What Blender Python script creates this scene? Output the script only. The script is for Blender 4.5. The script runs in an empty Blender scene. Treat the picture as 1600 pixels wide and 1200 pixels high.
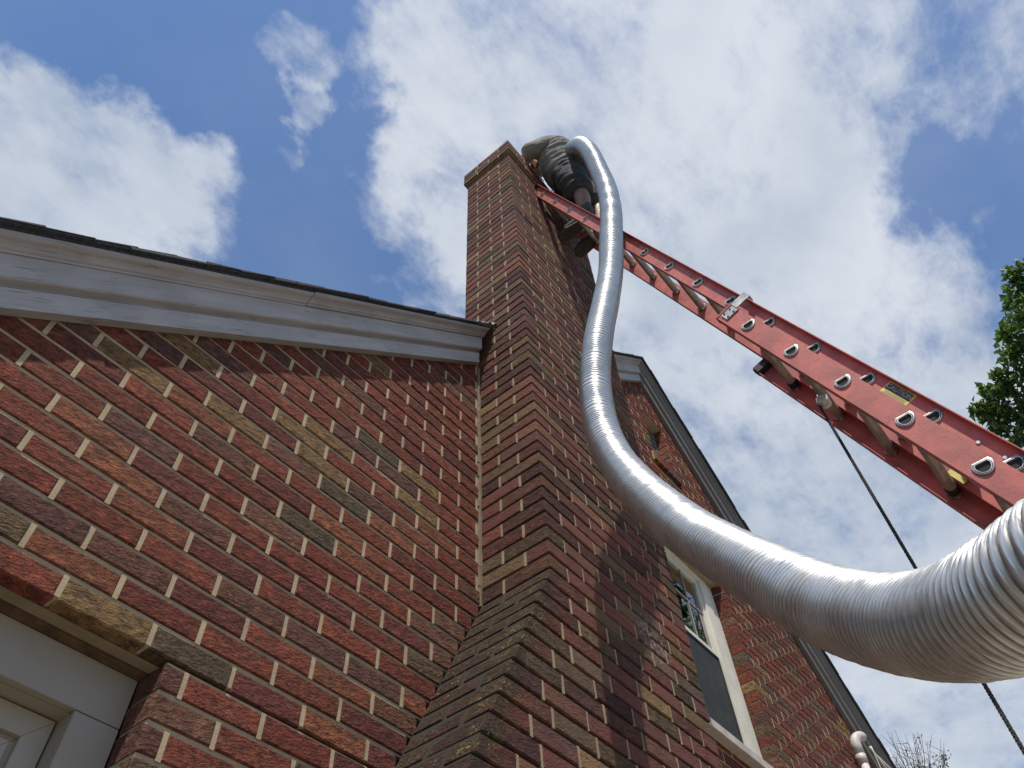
import bpy, bmesh, math, random
import numpy as np
from mathutils import Vector, Matrix, noise as mnoise
random.seed(7); np.random.seed(7)
S = bpy.context.scene
COL = S.collection
rad = math.radians

# ------------------------------------------------------------------ camera
CR = ((0.6341971, -0.7722097, -0.0385516), (0.6124702, 0.5321881, -0.5845136), (0.4718838, 0.3470851, 0.8104675))
CAM = Vector((-1.71762, -1.46524, -1.03375)); FPX = 1214.717
cd = bpy.data.cameras.new('camera'); cam = bpy.data.objects.new('camera', cd); COL.objects.link(cam)
r_, d_, f_ = (Vector(v) for v in CR)
cam.matrix_world = Matrix(((r_.x, -d_.x, -f_.x, CAM.x), (r_.y, -d_.y, -f_.y, CAM.y), (r_.z, -d_.z, -f_.z, CAM.z), (0, 0, 0, 1)))
cd.sensor_width = 36; cd.lens = FPX / 1600 * 36; cd.clip_start = 0.02; cd.clip_end = 2000
S.camera = cam
def px(p):
    q = Vector(p) - CAM; z = q.dot(f_)
    return (800 + FPX * q.dot(r_) / z, 600 + FPX * q.dot(d_) / z, z)

# ------------------------------------------------------------------ light
SUN = Vector((-1.2, -1.0, 2.9)).normalized()
EL = math.asin(SUN.z)
sd = bpy.data.lights.new('sun', 'SUN'); sd.energy = 4.9; sd.angle = rad(0.55); sd.color = (1.0, 0.92, 0.79)
sun = bpy.data.objects.new('sun', sd); COL.objects.link(sun)
sun.rotation_euler = SUN.to_track_quat('Z', 'Y').to_euler(); sun.location = (-8, -8, 14)
S.view_settings.view_transform = 'Standard'; S.view_settings.look = 'None'
S.view_settings.exposure = 0.0; S.view_settings.gamma = 1.0; S.view_settings.use_curve_mapping = False

class NT:
    """small node helper"""
    def __init__(s, tree): s.t = tree; s.n = tree.nodes; s.l = tree.links
    def new(s, typ, **kw):
        n = s.n.new(typ)
        for k, v in kw.items():
            if k == 'inp':
                for a, b in v.items():
                    if hasattr(b, 'is_linked') or isinstance(b, bpy.types.NodeSocket): s.l.new(b, n.inputs[a])
                    else: n.inputs[a].default_value = b
            else: setattr(n, k, v)
        return n
    def math(s, op, a, b=None, c=None, clamp=False):
        n = s.n.new('ShaderNodeMath'); n.operation = op; n.use_clamp = clamp
        for i, v in enumerate((a, b, c)):
            if v is None: continue
            if isinstance(v, bpy.types.NodeSocket): s.l.new(v, n.inputs[i])
            else: n.inputs[i].default_value = v
        return n.outputs[0]
    def ramp(s, x, lo, hi, a=0.0, b=1.0, smooth=True):
        n = s.n.new('ShaderNodeMapRange'); n.interpolation_type = 'SMOOTHSTEP' if smooth else 'LINEAR'
        for i, v in enumerate((x, lo, hi, a, b)):
            if isinstance(v, bpy.types.NodeSocket): s.l.new(v, n.inputs[i])
            else: n.inputs[i].default_value = v
        return n.outputs[0]
    def mix(s, f, a, b, op='MIX'):
        n = s.n.new('ShaderNodeMix'); n.data_type = 'RGBA'; n.blend_type = op
        for k, v in ((0, f), (6, a), (7, b)):
            if isinstance(v, bpy.types.NodeSocket): s.l.new(v, n.inputs[k])
            else: n.inputs[k].default_value = (*v, 1) if isinstance(v, tuple) and len(v) == 3 else v
        return n.outputs[2]
    def vmath(s, op, a, b=None):
        n = s.n.new('ShaderNodeVectorMath'); n.operation = op
        for i, v in enumerate((a, b)):
            if v is None: continue
            if isinstance(v, bpy.types.NodeSocket): s.l.new(v, n.inputs[i])
            else: n.inputs[i].default_value = v
        return n.outputs['Value'] if op in ('DOT_PRODUCT', 'LENGTH') else n.outputs[0]
    def noise(s, vec, scale, detail=4, rough=0.5, dist=0.0, out=0):
        n = s.n.new('ShaderNodeTexNoise'); s.l.new(vec, n.inputs['Vector'])
        n.inputs['Scale'].default_value = scale; n.inputs['Detail'].default_value = detail
        n.inputs['Roughness'].default_value = rough; n.inputs['Distortion'].default_value = dist
        return n.outputs[out]

# sky: Nishita plus a layer of broken cloud laid out by direction
W = bpy.data.worlds.new('World'); S.world = W; W.use_nodes = True
nt = NT(W.node_tree); nt.n.clear()
sky = nt.new('ShaderNodeTexSky', sky_type='NISHITA', sun_disc=False)
sky.sun_elevation = EL; sky.sun_rotation = math.atan2(SUN.x, SUN.y); sky.air_density = 1.0; sky.dust_density = 0.6; sky.ozone_density = 1.6
tc = nt.new('ShaderNodeTexCoord'); gen = tc.outputs['Generated']
sep = nt.new('ShaderNodeSeparateXYZ', inp={0: gen})
zc = nt.math('MAXIMUM', sep.outputs[2], 0.06)
pl = nt.new('ShaderNodeCombineXYZ', inp={0: nt.math('DIVIDE', sep.outputs[0], zc), 1: nt.math('DIVIDE', sep.outputs[1], zc), 2: 0.0}).outputs[0]
def rdir(u, v): return (f_ + r_ * ((u - 800) / FPX) + d_ * ((v - 600) / FPX)).normalized()
# (pixel x, y in the photograph, radius, weight): where the open sky shows broken cloud and where it is clear
CL = [(980, 120, 320, .95), (785, 60, 170, .62), (650, 10, 90, .5), (1040, 400, 330, .85), (1180, 620, 300, .72), (1350, 850, 330, .8),
      (1500, 1080, 300, .9), (1230, 330, 140, .24), (1420, 60, 100, .26), (1560, 90, 110, .40), (1310, 60, 90, .16), (1460, 500, 150, .16), (1590, 330, 110, .34), (1350, 500, 160, .26),
      (50, 310, 140, .62), (190, 310, 110, .55), (100, 440, 220, .80), (265, 240, 60, .42), (10, 190, 60, .35), (-150, 330, 240, .8),
      (455, 85, 50, .85), (478, 175, 42, .9), (440, 235, 36, .6), (350, 270, 45, .5), (590, 300, 60, .50), (655, 235, 65, .54), (560, 95, 50, .30), (720, 370, 50, .4), (630, 440, 80, .26), (720, 160, 90, .34),
      (440, 370, 130, -.4), (560, 180, 70, -.22), (200, 70, 190, -.45), (360, 130, 90, -.25), (1380, 230, 170, -.30), (1480, 350, 120, -.22), (1500, 580, 130, -.30), (1330, 130, 110, -.28), (750, 330, 40, -.3)]
wv = nt.vmath('SUBTRACT', nt.noise(gen, 3.2, 5, .62, out=1), (.5, .5, .5))
wv2 = nt.vmath('SUBTRACT', nt.noise(gen, 12.0, 6, .66, out=1), (.5, .5, .5))
gw = nt.vmath('NORMALIZE', nt.vmath('ADD', gen, nt.vmath('ADD', nt.vmath('MULTIPLY', wv, (.22, .22, .22)), nt.vmath('MULTIPLY', wv2, (.09, .09, .09)))))
acc = None
for u, v, rp, w in CL:
    D0 = rdir(u, v); ang = math.atan(rp / FPX)
    dt = nt.vmath('DOT_PRODUCT', gw, tuple(D0))
    s0 = nt.ramp(dt, math.cos(ang * 1.45), math.cos(ang * .05), 0.0, w)
    acc = s0 if acc is None else nt.math('ADD', acc, s0)
infr = nt.ramp(nt.vmath('DOT_PRODUCT', gen, tuple(rdir(800, 560))), math.cos(rad(46)), math.cos(rad(34)))
outside = nt.ramp(nt.noise(pl, 0.9, 3, .5), .38, .62, 0.0, .9)
acc = nt.math('ADD', acc, nt.math('MULTIPLY', outside, nt.math('SUBTRACT', 1.0, infr)))
n1 = nt.noise(pl, 2.4, 12, .62, .15)
n2 = nt.noise(nt.vmath('MULTIPLY', pl, (1.0, 1.6, 1.0)), 8.5, 9, .66, .12)
nn = nt.math('ADD', nt.math('MULTIPLY', nt.math('SUBTRACT', n1, .5), 2.4), nt.math('MULTIPLY', nt.math('SUBTRACT', n2, .5), 1.7))
fld = nt.math('ADD', nt.math('MINIMUM', acc, 1.15), nt.math('MULTIPLY', nn, .95))
mask = nt.ramp(fld, .04, 1.36)
veil = nt.math('MAXIMUM', nt.ramp(nt.noise(pl, 1.1, 5, .6), .3, .8, 0.0, .20), mask)
shade = nt.ramp(nt.math('ADD', nt.math('MULTIPLY', nt.noise(pl, 1.9, 7, .58, .1), .8), nt.math('ADD', nt.math('MULTIPLY', n2, .2), nt.ramp(nt.vmath('DOT_PRODUCT', gw, tuple(rdir(880, 130))), math.cos(rad(20)), 1.0, 0.0, .13))), .38, .68)
edge = nt.ramp(fld, .75, 1.6)
ccol = nt.mix(shade, (3.75, 4.30, 5.1), (6.5, 6.7, 7.0))
ccol = nt.mix(nt.math('MULTIPLY', edge, .35), ccol, (3.6, 4.2, 5.05))
skyc = nt.mix(1.0, sky.outputs[0], (.84, 1.04, 1.24), 'MULTIPLY')
fin = nt.mix(nt.math('MULTIPLY', veil, .92), skyc, ccol)
bg = nt.new('ShaderNodeBackground', inp={0: fin, 1: 0.13})
wo = nt.new('ShaderNodeOutputWorld'); nt.l.new(bg.outputs[0], wo.inputs[0])

# ------------------------------------------------------------------ object helpers
def tag(o, label=None, cat=None, group=None, kind=None):
    for k, v in (('label', label), ('category', cat), ('group', group), ('kind', kind)):
        if v: o[k] = v
    return o
def link(name, me, parent=None):
    o = bpy.data.objects.new(name, me); COL.objects.link(o)
    if parent is not None: o.parent = parent
    return o
def empty(name, loc=(0, 0, 0)):
    o = bpy.data.objects.new(name, None); COL.objects.link(o); o.location = loc; o.empty_display_size = .1
    return o
class MB:
    """mesh collector in world coordinates; build() re-centres on the parent"""
    def __init__(s): s.v = []; s.f = []; s.c = []; s.col = (0, 0, 0, 1)
    def face(s, *idx): s.f.append(idx); s.c.append(s.col)
    def add(s, vs, fs):
        b = len(s.v); s.v += [tuple(v) for v in vs]
        for f in fs: s.face(*[b + i for i in f])
    def box(s, x0, x1, y0, y1, z0, z1, M=None):
        vs = [Vector((x, y, z)) for z in (z0, z1) for y in (y0, y1) for x in (x0, x1)]
        if M: vs = [M @ v for v in vs]
        s.add(vs, [(0, 2, 3, 1), (4, 5, 7, 6), (0, 1, 5, 4), (1, 3, 7, 5), (3, 2, 6, 7), (2, 0, 4, 6)])
    def tube(s, pts, rads, n=12, cap=True):
        pts = [Vector(p) for p in pts]
        if isinstance(rads, (int, float)): rads = [rads] * len(pts)
        up = None; b = len(s.v)
        for i, p in enumerate(pts):
            t = (pts[min(i + 1, len(pts) - 1)] - pts[max(i - 1, 0)]).normalized()
            if up is None:
                up = t.orthogonal().normalized()
            up = (up - t * up.dot(t)).normalized(); sd_ = t.cross(up)
            for k in range(n):
                a = 2 * math.pi * k / n; s.v.append(tuple(p + (up * math.cos(a) + sd_ * math.sin(a)) * rads[i]))
        for i in range(len(pts) - 1):
            for k in range(n):
                a0 = b + i * n + k; a1 = b + i * n + (k + 1) % n
                s.face(a0, a1, a1 + n, a0 + n)
        if cap:
            s.face(*[b + k for k in range(n)][::-1]); e = b + (len(pts) - 1) * n; s.face(*[e + k for k in range(n)])
    def prism(s, prof, fn0, fn1):
        n = len(prof); b = len(s.v)
        s.v += [tuple(fn0(p)) for p in prof] + [tuple(fn1(p)) for p in prof]
        for k in range(n): s.face(b + k, b + (k + 1) % n, b + n + (k + 1) % n, b + n + k)
        s.face(*[b + k for k in range(n)][::-1]); s.face(*[b + n + k for k in range(n)])
    def mesh(s, name, mat, origin=(0, 0, 0), smooth=False, fix=True):
        me = bpy.data.meshes.new(name); ox, oy, oz = origin
        me.from_pydata([(x - ox, y - oy, z - oz) for x, y, z in s.v], [], s.f)
        at = me.attributes.new('tint', 'FLOAT_COLOR', 'FACE')
        at.data.foreach_set('color', np.array(s.c, dtype=np.float32).ravel())
        if fix:
            bm = bmesh.new(); bm.from_mesh(me); bmesh.ops.recalc_face_normals(bm, faces=bm.faces); bm.to_mesh(me); bm.free()
        if smooth: me.polygons.foreach_set('use_smooth', [True] * len(me.polygons))
        me.materials.append(mat); return me
    def build(s, name, mat, parent=None, smooth=False, fix=True, bevel=0):
        org = tuple(parent.matrix_world.translation) if parent else (0, 0, 0)
        org = world_loc(parent) if parent else (0, 0, 0)
        me = s.mesh(name, mat, org, smooth, fix)
        if bevel:
            bm = bmesh.new(); bm.from_mesh(me)
            bmesh.ops.remove_doubles(bm, verts=bm.verts, dist=1e-5)
            es = [e for e in bm.edges if len(e.link_faces) == 2 and e.calc_face_angle(0) > .5]
            bmesh.ops.bevel(bm, geom=es, offset=bevel, segments=2, affect='EDGES', clamp_overlap=True); bm.to_mesh(me); bm.free()
        return link(name, me, parent)
def world_loc(o):
    v = Vector((0, 0, 0))
    while o is not None: v += o.location; o = o.parent
    return tuple(v)

# ------------------------------------------------------------------ materials
def mat(name): 
    m = bpy.data.materials.new(name); m.use_nodes = True; t = NT(m.node_tree)
    return m, t, m.node_tree.nodes['Principled BSDF']
def bump(t, b, h, strength, dist):
    n = t.new('ShaderNodeBump', inp={'Height': h, 'Strength': strength, 'Distance': dist}); t.l.new(n.outputs[0], b.inputs['Normal']); return n
def simple(name, col, rough=.6, metal=0, var=.12, scale=8, bstr=.15, bd=.002, bscale=60, **kw):
    m, t, b = mat(name); g = t.new('ShaderNodeTexCoord').outputs['Object']
    n = t.noise(g, scale, 5, .6)
    c = t.mix(t.ramp(n, .3, .7), tuple(x * (1 - var) for x in col), tuple(min(1, x * (1 + var)) for x in col))
    t.l.new(c, b.inputs['Base Color']); b.inputs['Metallic'].default_value = metal
    t.l.new(t.ramp(t.noise(g, scale * 2.3, 4, .6), .3, .7, max(.05, rough - .1), min(1, rough + .1)), b.inputs['Roughness'])
    if bstr: bump(t, b, t.noise(g, bscale, 4, .6), bstr, bd)
    for k, v in kw.items(): b.inputs[k.replace('_', ' ')].default_value = v
    return m
def brick_mat():
    m, t, b = mat('rug_face_brick'); geo = t.new('ShaderNodeNewGeometry'); P = geo.outputs['Position']
    at = t.new('ShaderNodeAttribute', attribute_name='tint'); tint = at.outputs['Color']; rug = at.outputs['Alpha']
    oi = t.new('ShaderNodeObjectInfo')
    tilt = t.new('ShaderNodeVectorRotate', rotation_type='Y_AXIS', inp={'Vector': P, 'Angle': .22}).outputs[0]
    Ps = t.vmath('MULTIPLY', tilt, (1.0, 1.0, 2.3))
    w = t.noise(Ps, 30, 6, .60, .45)
    w2 = t.noise(Ps, 74, 4, .62, .3)
    comb = t.math('ADD', t.math('MULTIPLY', w, .62), t.math('MULTIPLY', w2, .38))
    crev = t.ramp(comb, .40, .50)
    fine = t.noise(P, 420, 3, .6)
    blotch = t.noise(P, 17, 4, .6, .4)
    c = t.mix(t.ramp(blotch, .35, .68, 0, .8), tint, t.mix(1.0, tint, (1.22, 1.16, 1.04), 'MULTIPLY'))
    c = t.mix(t.ramp(t.noise(P, 9, 4, .6, .6), .54, .70, 0, .30), c, (.17, .10, .06))
    c = t.mix(t.ramp(t.noise(P, 34, 5, .65), .52, .75, 0, .38), c, (.075, .056, .046))
    sand = t.math('MULTIPLY', t.ramp(fine, .60, .74), .34)
    c = t.mix(sand, c, (.34, .25, .15))
    dark = t.math('MULTIPLY', t.math('SUBTRACT', 1.0, crev), t.math('MULTIPLY', rug, .64))
    c = t.mix(dark, c, (.028, .016, .014))  # crevice shadow of the relief painted into the brick colour
    # efflorescence bloom on the chimney front and grime / lichen on the shoulder courses
    x = t.new('ShaderNodeSeparateXYZ', inp={0: P})
    def ball(c0, r0, r1): return t.ramp(t.vmath('LENGTH', t.vmath('SUBTRACT', P, c0)), r1, r0)
    ef = t.math('MULTIPLY', ball((.66, -.314, .80), .02, .17), t.ramp(t.noise(P, 38, 5, .7), .46, .66))
    c = t.mix(t.math('MULTIPLY', ef, .6), c, (.55, .50, .52))
    # shoulder band: distance from the sloping line
    sl = t.math('ADD', t.math('MULTIPLY', t.math('SUBTRACT', x.outputs[2], .745), .49), t.math('MULTIPLY', x.outputs[0], -1.0))
    band = t.math('MULTIPLY', t.ramp(t.math('ABSOLUTE', sl), .085, .02), t.math('MULTIPLY', t.ramp(x.outputs[2], .80, .70), t.ramp(x.outputs[1], .0, -.02)))
    grime = t.math('MULTIPLY', band, t.ramp(t.noise(P, 22, 5, .6), .25, .6, .45, .95))
    c = t.mix(grime, c, (.062, .038, .026))
    lic = t.math('MULTIPLY', band, t.ramp(t.noise(P, 70, 5, .7), .50, .60))
    lic = t.math('MULTIPLY', lic, t.math('MULTIPLY', t.ramp(t.noise(P, 9, 3, .6), .42, .56), t.ramp(x.outputs[1], -.19, -.27, .12, 1.0)))
    c = t.mix(t.math('MULTIPLY', lic, .9), c, (.19, .175, .05))
    ws = t.math('MULTIPLY', t.math('MULTIPLY', band, t.ramp(t.noise(t.vmath('ADD', P, (3, 1, 2)), 130, 2, .5), .66, .71)), t.ramp(t.noise(P, 9, 2, .5), .4, .6))
    c = t.mix(ws, c, (.62, .62, .58))
    t.l.new(c, b.inputs['Base Color']); b.inputs['Roughness'].default_value = .88; b.inputs['Specular IOR Level'].default_value = .25
    hgt = t.math('ADD', t.math('MULTIPLY', t.ramp(comb, .36, .60), 1.0), t.math('ADD', t.math('MULTIPLY', w2, .7), t.math('MULTIPLY', fine, .10)))
    n = t.new('ShaderNodeBump', inp={'Height': hgt, 'Distance': .0120}); t.l.new(t.math('MULTIPLY', rug, 1.0), n.inputs['Strength'])
    n2 = t.new('ShaderNodeBump', inp={'Height': fine, 'Distance': .0012, 'Strength': .6}); t.l.new(n.outputs[0], n2.inputs['Normal'])
    t.l.new(n2.outputs[0], b.inputs['Normal'])
    return m
M_BRICK = brick_mat()
def mortar_mat(nm='sandy_mortar', k=1.0):
    m, t, b = mat(nm); P = t.new('ShaderNodeNewGeometry').outputs['Position']
    c = t.mix(t.ramp(t.noise(P, 14, 5, .6), .3, .7), tuple(q * k for q in (.30, .23, .145)), tuple(q * k for q in (.40, .315, .20)))
    c = t.mix(t.ramp(t.noise(P, 300, 3, .6), .45, .7, 0, .5), c, tuple(q * k for q in (.30, .23, .15)))
    c = t.mix(t.ramp(t.noise(P, 3.2, 4, .6), .55, .72, 0, .4), c, tuple(q * k for q in (.24, .19, .13)))
    t.l.new(c, b.inputs['Base Color']); b.inputs['Roughness'].default_value = .95
    bump(t, b, t.noise(P, 260, 4, .65), .7, .0025); return m
M_MORTAR = mortar_mat(); M_MORTAR2 = mortar_mat('grey_mortar', .80); M_MORTAR3 = mortar_mat('grimy_mortar', .07); M_MORTAR3B = mortar_mat('dark_mortar', .62)  # variants scale the same sandy mortar colour darker
def paint_mat():
    m, t, b = mat('weathered_white_paint'); P = t.new('ShaderNodeNewGeometry').outputs['Position']
    al = t.vmath('MULTIPLY', t.new('ShaderNodeVectorRotate', inp={'Vector': P, 'Axis': (0, 1, 0), 'Angle': rad(45)}).outputs[0], (4.0, 40.0, 42.0))
    g = t.noise(al, 1.0, 5, .62)
    c = t.mix(t.ramp(g, .35, .7), (.30, .282, .278), (.37, .348, .34))
    crk = t.math('MULTIPLY', t.ramp(t.noise(t.vmath('MULTIPLY', al, (1.6, 1, 3.2)), 1.4, 4, .7), .60, .65), t.ramp(t.noise(P, 5, 3, .5), .45, .6))
    c = t.mix(crk, c, (.16, .15, .15))
    c = t.mix(t.ramp(t.noise(P, 5, 6, .65), .46, .72, 0, .5), c, (.24, .22, .205))
    t.l.new(c, b.inputs['Base Color']); b.inputs['Roughness'].default_value = .6
    bump(t, b, t.math('SUBTRACT', g, t.math('MULTIPLY', crk, .6)), .35, .003); return m
M_PAINT = paint_mat()
M_TRIM = simple('brown_grey_coil_trim', (.13, .124, .124), .5, 0, .1, 5, .08)
M_VINYL = simple('cream_window_frame', (.62, .60, .53), .45, 0, .07, 6, .06)
M_CLAD = simple('grey_window_cladding', (.25, .218, .175), .5, 0, .05, 4, .04)
M_FRAME2 = simple('grey_painted_frame', (.29, .253, .205), .45, 0, .06, 5, .04)
M_RUST = simple('rusty_lintel_steel', (.075, .042, .022), .8, 0, .45, 30, .4, .001, 200)
M_SHINGLE = simple('asphalt_shingle', (.040, .042, .050), .95, 0, .45, 90, .8, .003, 400)
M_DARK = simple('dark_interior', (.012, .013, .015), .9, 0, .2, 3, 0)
M_SCREEN = simple('insect_screen_mesh', (.020, .024, .026), .75, 0, .3, 5, .1, .001, 900)
M_CURT = simple('grey_curtain_cloth', (.22, .22, .22), .9, 0, .15, 9, .2)
M_BLACK = simple('black_rubber', (.016, .016, .017), .6, 0, .3, 20, .1)
M_ALU = simple('worn_aluminium', (.42, .41, .395), .42, .95, .15, 14, .2, .0012, 140)
M_PVC = simple('pinkish_grey_conduit', (.50, .46, .44), .5, 0, .08, 10, .05)
M_WIRE = simple('pale_cable', (.66, .64, .56), .6, 0, .1, 20, .05)
M_ROPE = simple('dark_rope', (.035, .033, .032), .85, 0, .5, 120, .5, .003, 160)
M_YEL = simple('yellow_label', (.62, .52, .13), .5, 0, .12, 20, 0)
M_LBLK = simple('label_black', (.055, .055, .05), .55, 0, .2, 20, 0)
M_LTXT = simple('label_lettering', (.36, .35, .27), .55, 0, .1, 20, 0)
M_RED = simple('red_fibreglass', (.385, .074, .058), .52, 0, .24, 11, .3, .0016, 130, Coat_Weight=.12, Coat_Roughness=.35)
M_RUNG = simple('dull_rung_aluminium', (.34, .30, .26), .48, .55, .25, 18, .3, .0015, 90)
M_SHIRT = simple('grey_green_shirt_cloth', (.155, .150, .132), .9, 0, .12, 12, .25, .006, 16)
M_SHORTS = simple('charcoal_shorts_cloth', (.034, .034, .038), .9, 0, .4, 22, .4, .008, 22)
M_SKIN = simple('skin', (.20, .105, .070), .55, 0, .15, 20, .1)
M_BOOT = simple('black_work_boot', (.020, .019, .019), .7, 0, .3, 30, .3)
M_SOLE = simple('boot_sole', (.050, .045, .042), .8, 0, .4, 60, .9, .006, 90)
M_HAIR = simple('brown_hair', (.05, .035, .025), .8, 0, .3, 60, .5, .004, 200)
M_FLASH = simple('lead_flashing', (.30, .30, .31), .5, .4, .5, 40, .8, .006, 60)
M_WASH = simple('mortar_wash', (.30, .28, .25), .95, 0, .2, 20, .6, .004, 80)
m_, t_, b_ = mat('orange_mirror_lens'); g_ = t_.new('ShaderNodeTexCoord').outputs['Object']
zz = t_.new('ShaderNodeSeparateXYZ', inp={0: g_}).outputs[2]
t_.l.new(t_.mix(t_.ramp(zz, -.02, .02), (.62, .13, .04), (.62, .50, .06)), b_.inputs['Base Color']); b_.inputs['Roughness'].default_value = .25; b_.inputs['Coat Weight'].default_value = .6
M_LENS = m_
def duct_mat():
    m, t, b = mat('corrugated_aluminium_duct'); P = t.new('ShaderNodeNewGeometry').outputs['Position']
    c = t.mix(t.ramp(t.noise(P, 9, 5, .6), .3, .7), (.60, .60, .59), (.72, .72, .71))
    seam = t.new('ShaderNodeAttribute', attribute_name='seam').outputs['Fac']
    c = t.mix(t.math('MULTIPLY', seam, .92, clamp=True), c, (.10, .097, .09))  # groove shade put into the base colour, darkest along the seam
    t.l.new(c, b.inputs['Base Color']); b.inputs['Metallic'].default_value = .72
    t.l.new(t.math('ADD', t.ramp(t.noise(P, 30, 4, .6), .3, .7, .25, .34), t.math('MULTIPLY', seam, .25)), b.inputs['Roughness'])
    bump(t, b, t.noise(P, 22, 3, .5), .06, .003); return m
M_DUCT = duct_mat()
def glass_mat():
    m, t, b = mat('window_glass'); n = t.n; n.remove(b)
    fr = t.new('ShaderNodeFresnel', inp={0: 1.52})
    P = t.new('ShaderNodeNewGeometry').outputs['Position']
    bp = t.new('ShaderNodeBump', inp={'Height': t.noise(P, 2.2, 2, .5), 'Strength': .12, 'Distance': .02})
    gl = t.new('ShaderNodeBsdfGlossy', inp={'Roughness': .01, 'Color': (.95, .98, 1, 1)}); t.l.new(bp.outputs[0], gl.inputs['Normal'])
    tr = t.new('ShaderNodeBsdfTransparent', inp={0: (.62, .68, .66, 1)})
    mx = t.new('ShaderNodeMixShader'); t.l.new(t.math('ADD', t.math('MULTIPLY', fr.outputs[0], 1.6), .10, clamp=True), mx.inputs[0]); t.l.new(tr.outputs[0], mx.inputs[1]); t.l.new(gl.outputs[0], mx.inputs[2])
    t.l.new(mx.outputs[0], t.n['Material Output'].inputs[0]); return m
M_GLASS = glass_mat()
def leaf_mat(name, a, b2):
    m, t, b = mat(name); oi = t.new('ShaderNodeAttribute', attribute_name='tint')
    c = t.mix(oi.outputs['Fac'], a, b2)
    t.l.new(c, b.inputs['Base Color']); b.inputs['Roughness'].default_value = .5
    tr = t.new('ShaderNodeBsdfTranslucent'); t.l.new(t.mix(1.0, c, (1.5, 1.8, .7), 'MULTIPLY'), tr.inputs[0])
    mx = t.new('ShaderNodeMixShader', inp={0: .40}); t.l.new(b.outputs[0], mx.inputs[1]); t.l.new(tr.outputs[0], mx.inputs[2])
    t.l.new(mx.outputs[0], t.n['Material Output'].inputs[0]); return m
M_LEAF = leaf_mat('maple_leaf', (.038, .072, .024), (.11, .165, .052))
M_LEAF2 = leaf_mat('pale_bud_leaf', (.10, .12, .06), (.17, .18, .10))
M_BARK = simple('tree_bark', (.085, .070, .058), .9, 0, .4, 25, .8, .01, 60)
def ground_mat():
    m, t, b = mat('lawn_ground'); P = t.new('ShaderNodeNewGeometry').outputs['Position']
    c = t.mix(t.ramp(t.noise(P, .9, 6, .6), .35, .65), (.055, .075, .028), (.12, .105, .062))
    c = t.mix(t.ramp(t.noise(P, 25, 4, .6), .4, .7, 0, .5), c, (.15, .13, .09))
    t.l.new(c, b.inputs['Base Color']); b.inputs['Roughness'].default_value = 1
    bump(t, b, t.noise(P, 40, 4, .7), .8, .03); return m
M_GROUND = ground_mat()

# ------------------------------------------------------------------ ground
GZ = -2.775
g = MB(); g.add([(-400, -400, GZ), (400, -400, GZ), (400, 400, GZ), (-400, 400, GZ)], [(0, 1, 2, 3)])
tag(g.build('lawn', M_GROUND, fix=False), kind='structure')

m_, t_, b_ = mat('worn_concrete'); P_g = t_.new('ShaderNodeNewGeometry').outputs['Position']
c_ = t_.mix(t_.ramp(t_.noise(P_g, .8, 6, .6), .3, .7), (.30, .26, .21), (.42, .37, .30))
c_ = t_.mix(t_.ramp(t_.noise(P_g, 12, 5, .7), .5, .8, 0, .4), c_, (.20, .17, .14)); t_.l.new(c_, b_.inputs['Base Color']); b_.inputs['Roughness'].default_value = .95
bump(t_, b_, t_.noise(P_g, 60, 4, .6), .4, .004); M_CONC = m_
g = MB(); g.add([(-9, -7.5, GZ + .004), (13, -7.5, GZ + .004), (13, -.33, GZ + .004), (-9, -.33, GZ + .004)], [(0, 1, 2, 3)])
tag(g.build('driveway', M_CONC, fix=False), kind='structure')

# ------------------------------------------------------------------ bricks
CRS = .0677; BP = .2135; JT = .0105; BL = BP - JT; HD = .1015; BH = CRS - JT
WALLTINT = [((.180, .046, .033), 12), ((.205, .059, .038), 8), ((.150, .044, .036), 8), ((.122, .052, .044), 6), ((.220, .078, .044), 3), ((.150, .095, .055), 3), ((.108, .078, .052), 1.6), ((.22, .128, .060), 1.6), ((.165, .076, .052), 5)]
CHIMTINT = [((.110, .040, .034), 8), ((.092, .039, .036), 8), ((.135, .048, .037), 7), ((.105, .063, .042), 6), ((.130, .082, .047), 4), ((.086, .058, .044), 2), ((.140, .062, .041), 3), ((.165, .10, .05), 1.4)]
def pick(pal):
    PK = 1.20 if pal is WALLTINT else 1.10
    r = random.random() * sum(w for _, w in pal)
    for c, w in pal:
        r -= w
        if r <= 0: break
    k = random.uniform(.84, 1.16) * PK; h = random.uniform(-.06, .06)
    return (c[0] * k, c[1] * k * (1 + h), c[2] * k * (1 + h))
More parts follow.
